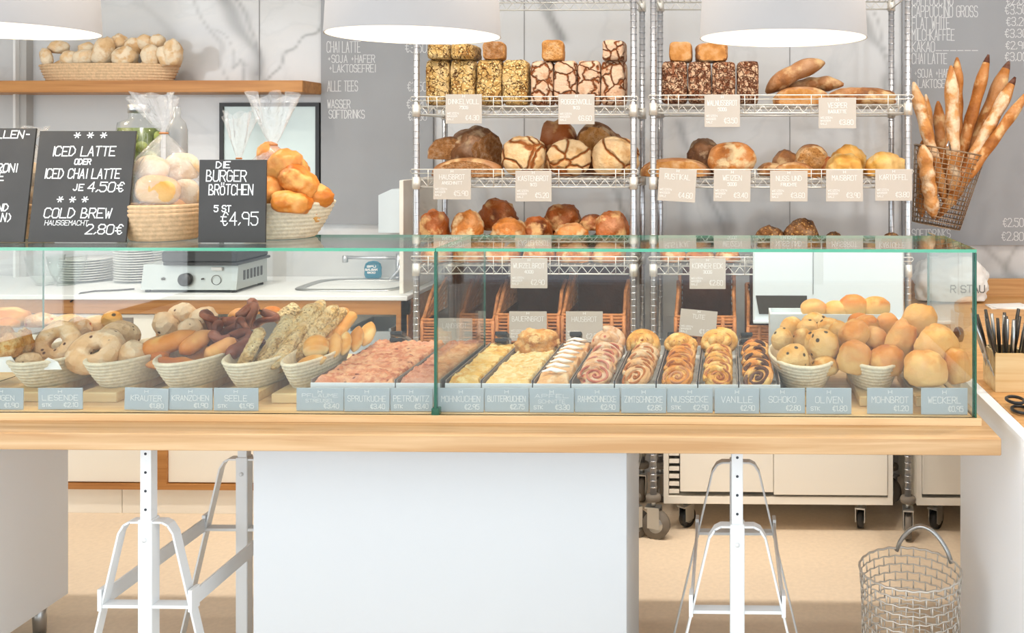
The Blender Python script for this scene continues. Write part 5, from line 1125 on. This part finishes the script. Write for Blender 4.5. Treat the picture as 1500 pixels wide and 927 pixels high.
q = X_(316, Yp) - x0; MB().tube([(q + .02 * math.cos(a), .004, hS * .46 + .02 * math.sin(a)) for a in [i * math.pi / 12 for i in range(24)]], .0014, 5, closed=True).build('emblem', M['dark_metal'], t)
MB().box(q - .022, q + .022, .006, .02, hS * .80, hS * .92).build('label_plate', M['paper'], t)
for sx in (.02, w_ - .02):
    for sy in (.02, .25): MB().cyl((sx, sy, 0), (sx, sy, .013), .012, 12).build('foot', M['black'], t)
# cable
P = [at(103, 446, 3.92), at(118, 432, 3.95), at(140, 425, 4.0), at(170, 424, 4.02), at(197, 421.5, 4.06)]; P[1].z = max(P[1].z, zc0 + .003)
for q in P[2:]: q.z = zc0 + .004
P[0].z = zc0 - .03; o = P[0].copy(); solo(MB().tube([p - o for p in P], .0035, 8), 'power_cable', M['black'], 'black cable hanging over the back counter edge beside the plates', 'cable', o)
# sink
sx0, sx1, sy0, sy1 = X_(450, 4.15), X_(583, 4.15), 4.07, 4.36
t = thing('sink', 'round-cornered stainless steel sink set into the white worktop', 'sink', ((sx0 + sx1) / 2, (sy0 + sy1) / 2, zc0)); a_, b_ = (sx1 - sx0) / 2, (sy1 - sy0) / 2
def rr(f, z, pw=5, n=48):
    o = []
    for k in range(n):
        th = 2 * math.pi * k / n; c, s = math.cos(th), math.sin(th); d = (abs(c) ** pw + abs(s) ** pw) ** (1 / pw); o.append((c / d * (a_ + f), s / d * (b_ + f), z))
    return o
m = MB(); rings = [rr(.035, 0), rr(.034, .005), rr(.006, .006), rr(0, .002), rr(-.006, -.016), rr(-.03, -.0165)]; V = [v for r_ in rings for v in r_]; n = 48
m.add(V, [[j * n + k, j * n + (k + 1) % n, (j + 1) * n + (k + 1) % n, (j + 1) * n + k] for j in range(len(rings) - 1) for k in range(n)] + [[(len(rings) - 1) * n + k for k in range(n)]], 0, True); m.build('basin', M['steel'], t)
x, Yt = X_(582, 4.40), 4.42; ztp = Z_(372, Yt)
t = thing('tap', 'chrome tap with long horizontal spout over the sink', 'tap', (x, Yt, zc0))
MB().cyl((0, 0, 0), (0, 0, ztp - zc0), .014, 16).cyl((0, 0, 0), (0, 0, .012), .025, 20).build('tap_body', M['chrome'], t)
MB().tube([(0, 0, ztp - zc0 - .02), (-.08, -.02, ztp - zc0 - .018), (X_(505, 4.38) - x, -.05, ztp - zc0 - .012)], .008, 10).cyl((X_(507, 4.38) - x, -.05, ztp - zc0 - .035), (X_(507, 4.38) - x, -.05, ztp - zc0 - .004), .013, 14).build('spout', M['chrome'], t)
MB().tube([(.01, -.01, ztp - zc0 - .05), (.03, -.05, .12), (.026, -.07, .05), (-.01, -.09, .01)], .007, 8).build('hose', M['chrome'], t)
x, rx = loc_px(530, 556, 4.40); hh = Z_(384, 4.40) - zc0
t = thing('soap_bottle', 'blue bottle of dish soap behind the sink', 'bottle', (x, 4.43, zc0))
MB().lathe([(.6, 0), (.9, .004), (1.0, .02), (.95, hh * .45), (1.0, hh * .6), (.85, hh * .85), (.5, hh * .97), (.1, hh)], 28, sx=rx, sy=.02).build('bottle', M['soap'], t)
lettering([('SPU', -.02, .02, hh * .66, hh * .76), ('BALSAM', -.027, .027, hh * .48, hh * .58), ('500', -.018, .018, hh * .32, hh * .40)], M['card_ink'], t, th=.003, y=-.022)

# ================================================================= RIGHT SIDE
# baguette basket
Yb = 4.0; Pt, Pb = at(1391, 221, Yb), at(1371, 330, Yb); ax = (Pt - Pb); Lb = ax.length; zax = ax.normalized(); q = zax.to_track_quat('Z', 'Y')
t = thing('wire_basket', 'wire basket of baguettes hanging at the right of the right rack', 'basket', Pb); t.rotation_mode = 'QUATERNION'; t.rotation_quaternion = q
M['wire_brown'] = pm('wire_brown', (150, 128, 104), .4, .6)
m = MB(); r0, r1 = .098, .145
for k in range(17): f = k / 16; r = r0 + (r1 - r0) * f; m.tube([(r * math.cos(a), r * math.sin(a), f * Lb) for a in [i * math.pi / 18 for i in range(36)]], .0022 if k < 16 else .004, 5, closed=True)
for k in range(34): a = 2 * math.pi * k / 34; m.tube([(r0 * math.cos(a), r0 * math.sin(a), 0), (r1 * math.cos(a), r1 * math.sin(a), Lb)], .0017, 5)
for k in range(-4, 5): x = k * .021; y = math.sqrt(max(0, r0 ** 2 - x * x)); m.tube([(x, -y, 0), (x, y, 0)], .0018, 4).tube([(-y, x, 0), (y, x, 0)], .0018, 4)
m.build('wire_mesh', M['wire_brown'], t)
MB().tube([(-r1, .03, Lb), (-r1 - .03, .05, Lb + .03), (-r1 - .06, .06, Lb + .01)], .004, 6).build('hook', M['chrome'], t)
bg = [((1384, 296, 3.93), (1338, 120, 3.96), .030, 'baguette', 'leaning far left over the rack post'), ((1398, 300, 3.93), (1393, 96, 3.92), .033, 'baguette', 'floury and upright at the front'), ((1402, 260, 4.04), (1402, 84, 4.05), .029, 'baguette_dark', 'orange, upright behind the floury one'), ((1388, 300, 4.0), (1448, 80, 4.02), .029, 'baguette_dark', 'orange, tipping right with pointed end'),
 ((1396, 290, 4.05), (1478, 90, 4.07), .036, 'baguette_dark', 'thick with burnt tip, third from right'), ((1390, 300, 3.96), (1487, 113, 3.96), .031, 'baguette', 'floury with burnt tip, second from right'), ((1372, 322, 3.92), (1508, 132, 3.92), .026, 'baguette_dark', 'slim, leaning furthest right'), ((1370, 300, 4.02), (1356, 138, 4.04), .024, 'baguette', 'short and pale behind the far left one'),
 ((1384, 300, 4.06), (1374, 148, 4.08), .030, 'baguette_dark', 'short and dark in the middle'), ((1368, 320, 3.92), (1352, 212, 3.89), .036, 'baguette', 'thick floury stub inside the basket at left'), ((1350, 318, 4.0), (1352, 205, 4.0), .028, 'baguette_dark', 'brown stub inside the basket at far left'), ((1405, 290, 4.08), (1424, 150, 4.10), .028, 'baguette_dark', 'half hidden behind the thick burnt-tipped one')]
for p0, p1, r, m_, wh in bg: stick3('baguette', [p0, p1], r, [m_, 'tip'], 'baguette ' + wh, 'baguette', 'baguettes in the wire basket', ridge=.07, ridges=5, tip=.14, tipmi=1 if 'burnt' in wh or 'pointed' in wh else None, seg=36)
# printed bag on the side counter
c = at(1392, 432, 4.24); zz = .862; m = MB(); blob(m, .158, .075, Z_(376, 4.2) - zz, 4, .16, 2.2, -.6, 5, 2.8)
t = thing('carrier_bag', 'crumpled pale carrier bag with dark print on the side counter', 'bag', (c.x, 4.24, zz)); m.build('bag_body', M['paper'], t)
M['print'] = pm('grey_print', (110, 110, 108), .7)
lettering([('R&STAU'.replace('&', ' '), -.02, .125, .045, .075)], M['print'], t, th=.005, y=-.094, name='print')
m = MB(); m.box(-.08, .08, -.05, .05, 0, .004); m.box(-.07, .09, -.045, .055, .004, .007, M=Matrix.Rotation(.2, 4, 'Z')); solo(m, 'paper_stack', M['paper'], 'small pile of papers on the orange side counter', 'paper', (X_(1475, 4.1), 4.10, .8515))
# cutlery box
t = thing('cutlery_box', 'pale wooden box of cutlery on the orange side counter', 'box', (.752, 2.70, .8515)); w_, d_, h_ = .088, .13, .108
MB().box(0, w_, 0, .008, 0, h_).box(0, w_, d_ - .008, d_, 0, h_).box(0, .008, .008, d_ - .008, 0, h_).box(w_ - .008, w_, .008, d_ - .008, 0, h_).box(.008, w_ - .008, .008, d_ - .008, 0, .006).build('box', M['block_wood'], t)
rnd = random.Random(4)
for k in range(24):
    bx_, by_ = .014 + (k % 6) * .012, .02 + (k // 6) * .028; tx = bx_ + (bx_ - .044) * 2.3 + rnd.uniform(-.012, .012); ty = by_ + rnd.uniform(-.02, .02); L_ = .20 + rnd.uniform(-.02, .02); dark = (k * 7) % 5 > 1
    tt = thing('table_knife' if dark else 'fork', ('%s in the wooden cutlery box, %s' % ('dark-handled knife' if dark else 'steel fork', ['row nearest the front', 'second row', 'third row', 'rear row'][k // 6] + ', ' + ['left end', 'second from left', 'left of middle', 'right of middle', 'second from right', 'right end'][k % 6])), 'cutlery', (.752 + bx_, 2.70 + by_, .859), group='cutlery in the wooden box')
    top = Vector((tx - bx_, ty - by_, L_)); mid = top * .42
    MB().tube([(0, 0, 0), mid], [.006, .005], 8, flat=.3).build('blade' if dark else 'tines', M['steel'], tt)
    MB().tube([mid, mid.lerp(top, .5), top], [.006, .0105, .008], 8, flat=.55).build('handle', M['dark_metal'] if dark else M['steel'], tt)
# scissors at the frame edge
t = thing('scissors', 'black-handled scissors on the side counter by the cutlery box', 'scissors', (X_(1490, 2.5), 2.52, .852))
for s_ in (0, 1): MB().tube([(.022 * math.cos(a) + .01, .034 * math.sin(a) + s_ * .05 - .02, .006 + s_ * .012) for a in [i * math.pi / 8 for i in range(16)]], .0045, 6, closed=True).build('handle', M['black'], t)
MB().box(.03, .16, -.002, .010, .003, .006).box(.03, .16, .008, .018, .007, .010).build('blade', M['steel'], t)
# wire waste basket
c = at(1333, 830, 2.61); rT = .139; hT = Z_(829, 2.61); t = thing('waste_basket', 'woven wire waste basket with a curved handle on the floor', 'basket', (c.x, 2.61, 0)); m = MB()
def rw(z): return .118 + (rT - .118) * (z / hT) ** 1.1 + .004 * math.sin(z * 14)
rows = 17; nc = 24
for k in range(rows + 1):
    z = .012 + (hT - .012) * k / rows; r = rw(z); P = []
    for i in range(nc * 2): a = math.pi * i / nc; P.append((r * math.cos(a), r * math.sin(a), z + .0018 * (1 if (i + k) % 2 else -1)))
    m.tube(P, .0021 if 0 < k < rows else .0034, 4, closed=True)
    if k < rows:
        z2 = .012 + (hT - .012) * (k + 1) / rows; r2 = rw(z2)
        for i in range(nc):
            a = 2 * math.pi * (i + (.5 if k % 2 else 0)) / nc; m.tube([(r * math.cos(a), r * math.sin(a), z), (r2 * math.cos(a), r2 * math.sin(a), z2)], .0019, 4)
for i in range(10): a = math.pi * i / 10; m.tube([(rw(0) * math.cos(a), rw(0) * math.sin(a), .012), (-rw(0) * math.cos(a), -rw(0) * math.sin(a), .012)], .002, 4)
m.tube([(.115 * math.cos(a), .115 * math.sin(a), .004) for a in [i * math.pi / 16 for i in range(32)]], .004, 6, closed=True)
M['pale_steel'] = pm('pale_steel_wire', (222, 216, 206), .35, .45)
m.build('wire_mesh', M['pale_steel'], t)
a1_, a2_ = math.radians(95), math.radians(25); p1 = Vector((rT * math.cos(a1_), rT * math.sin(a1_), hT - .01)); p2 = Vector((rT * math.cos(a2_), rT * math.sin(a2_), hT - .01)); P = []
for i in range(17): f = i / 16; P.append(p1.lerp(p2, f) + Vector((0, 0, .085 * math.sin(math.pi * f) ** .7)))
MB().tube(P, .0065, 8).build('handle', M['steel'], t)
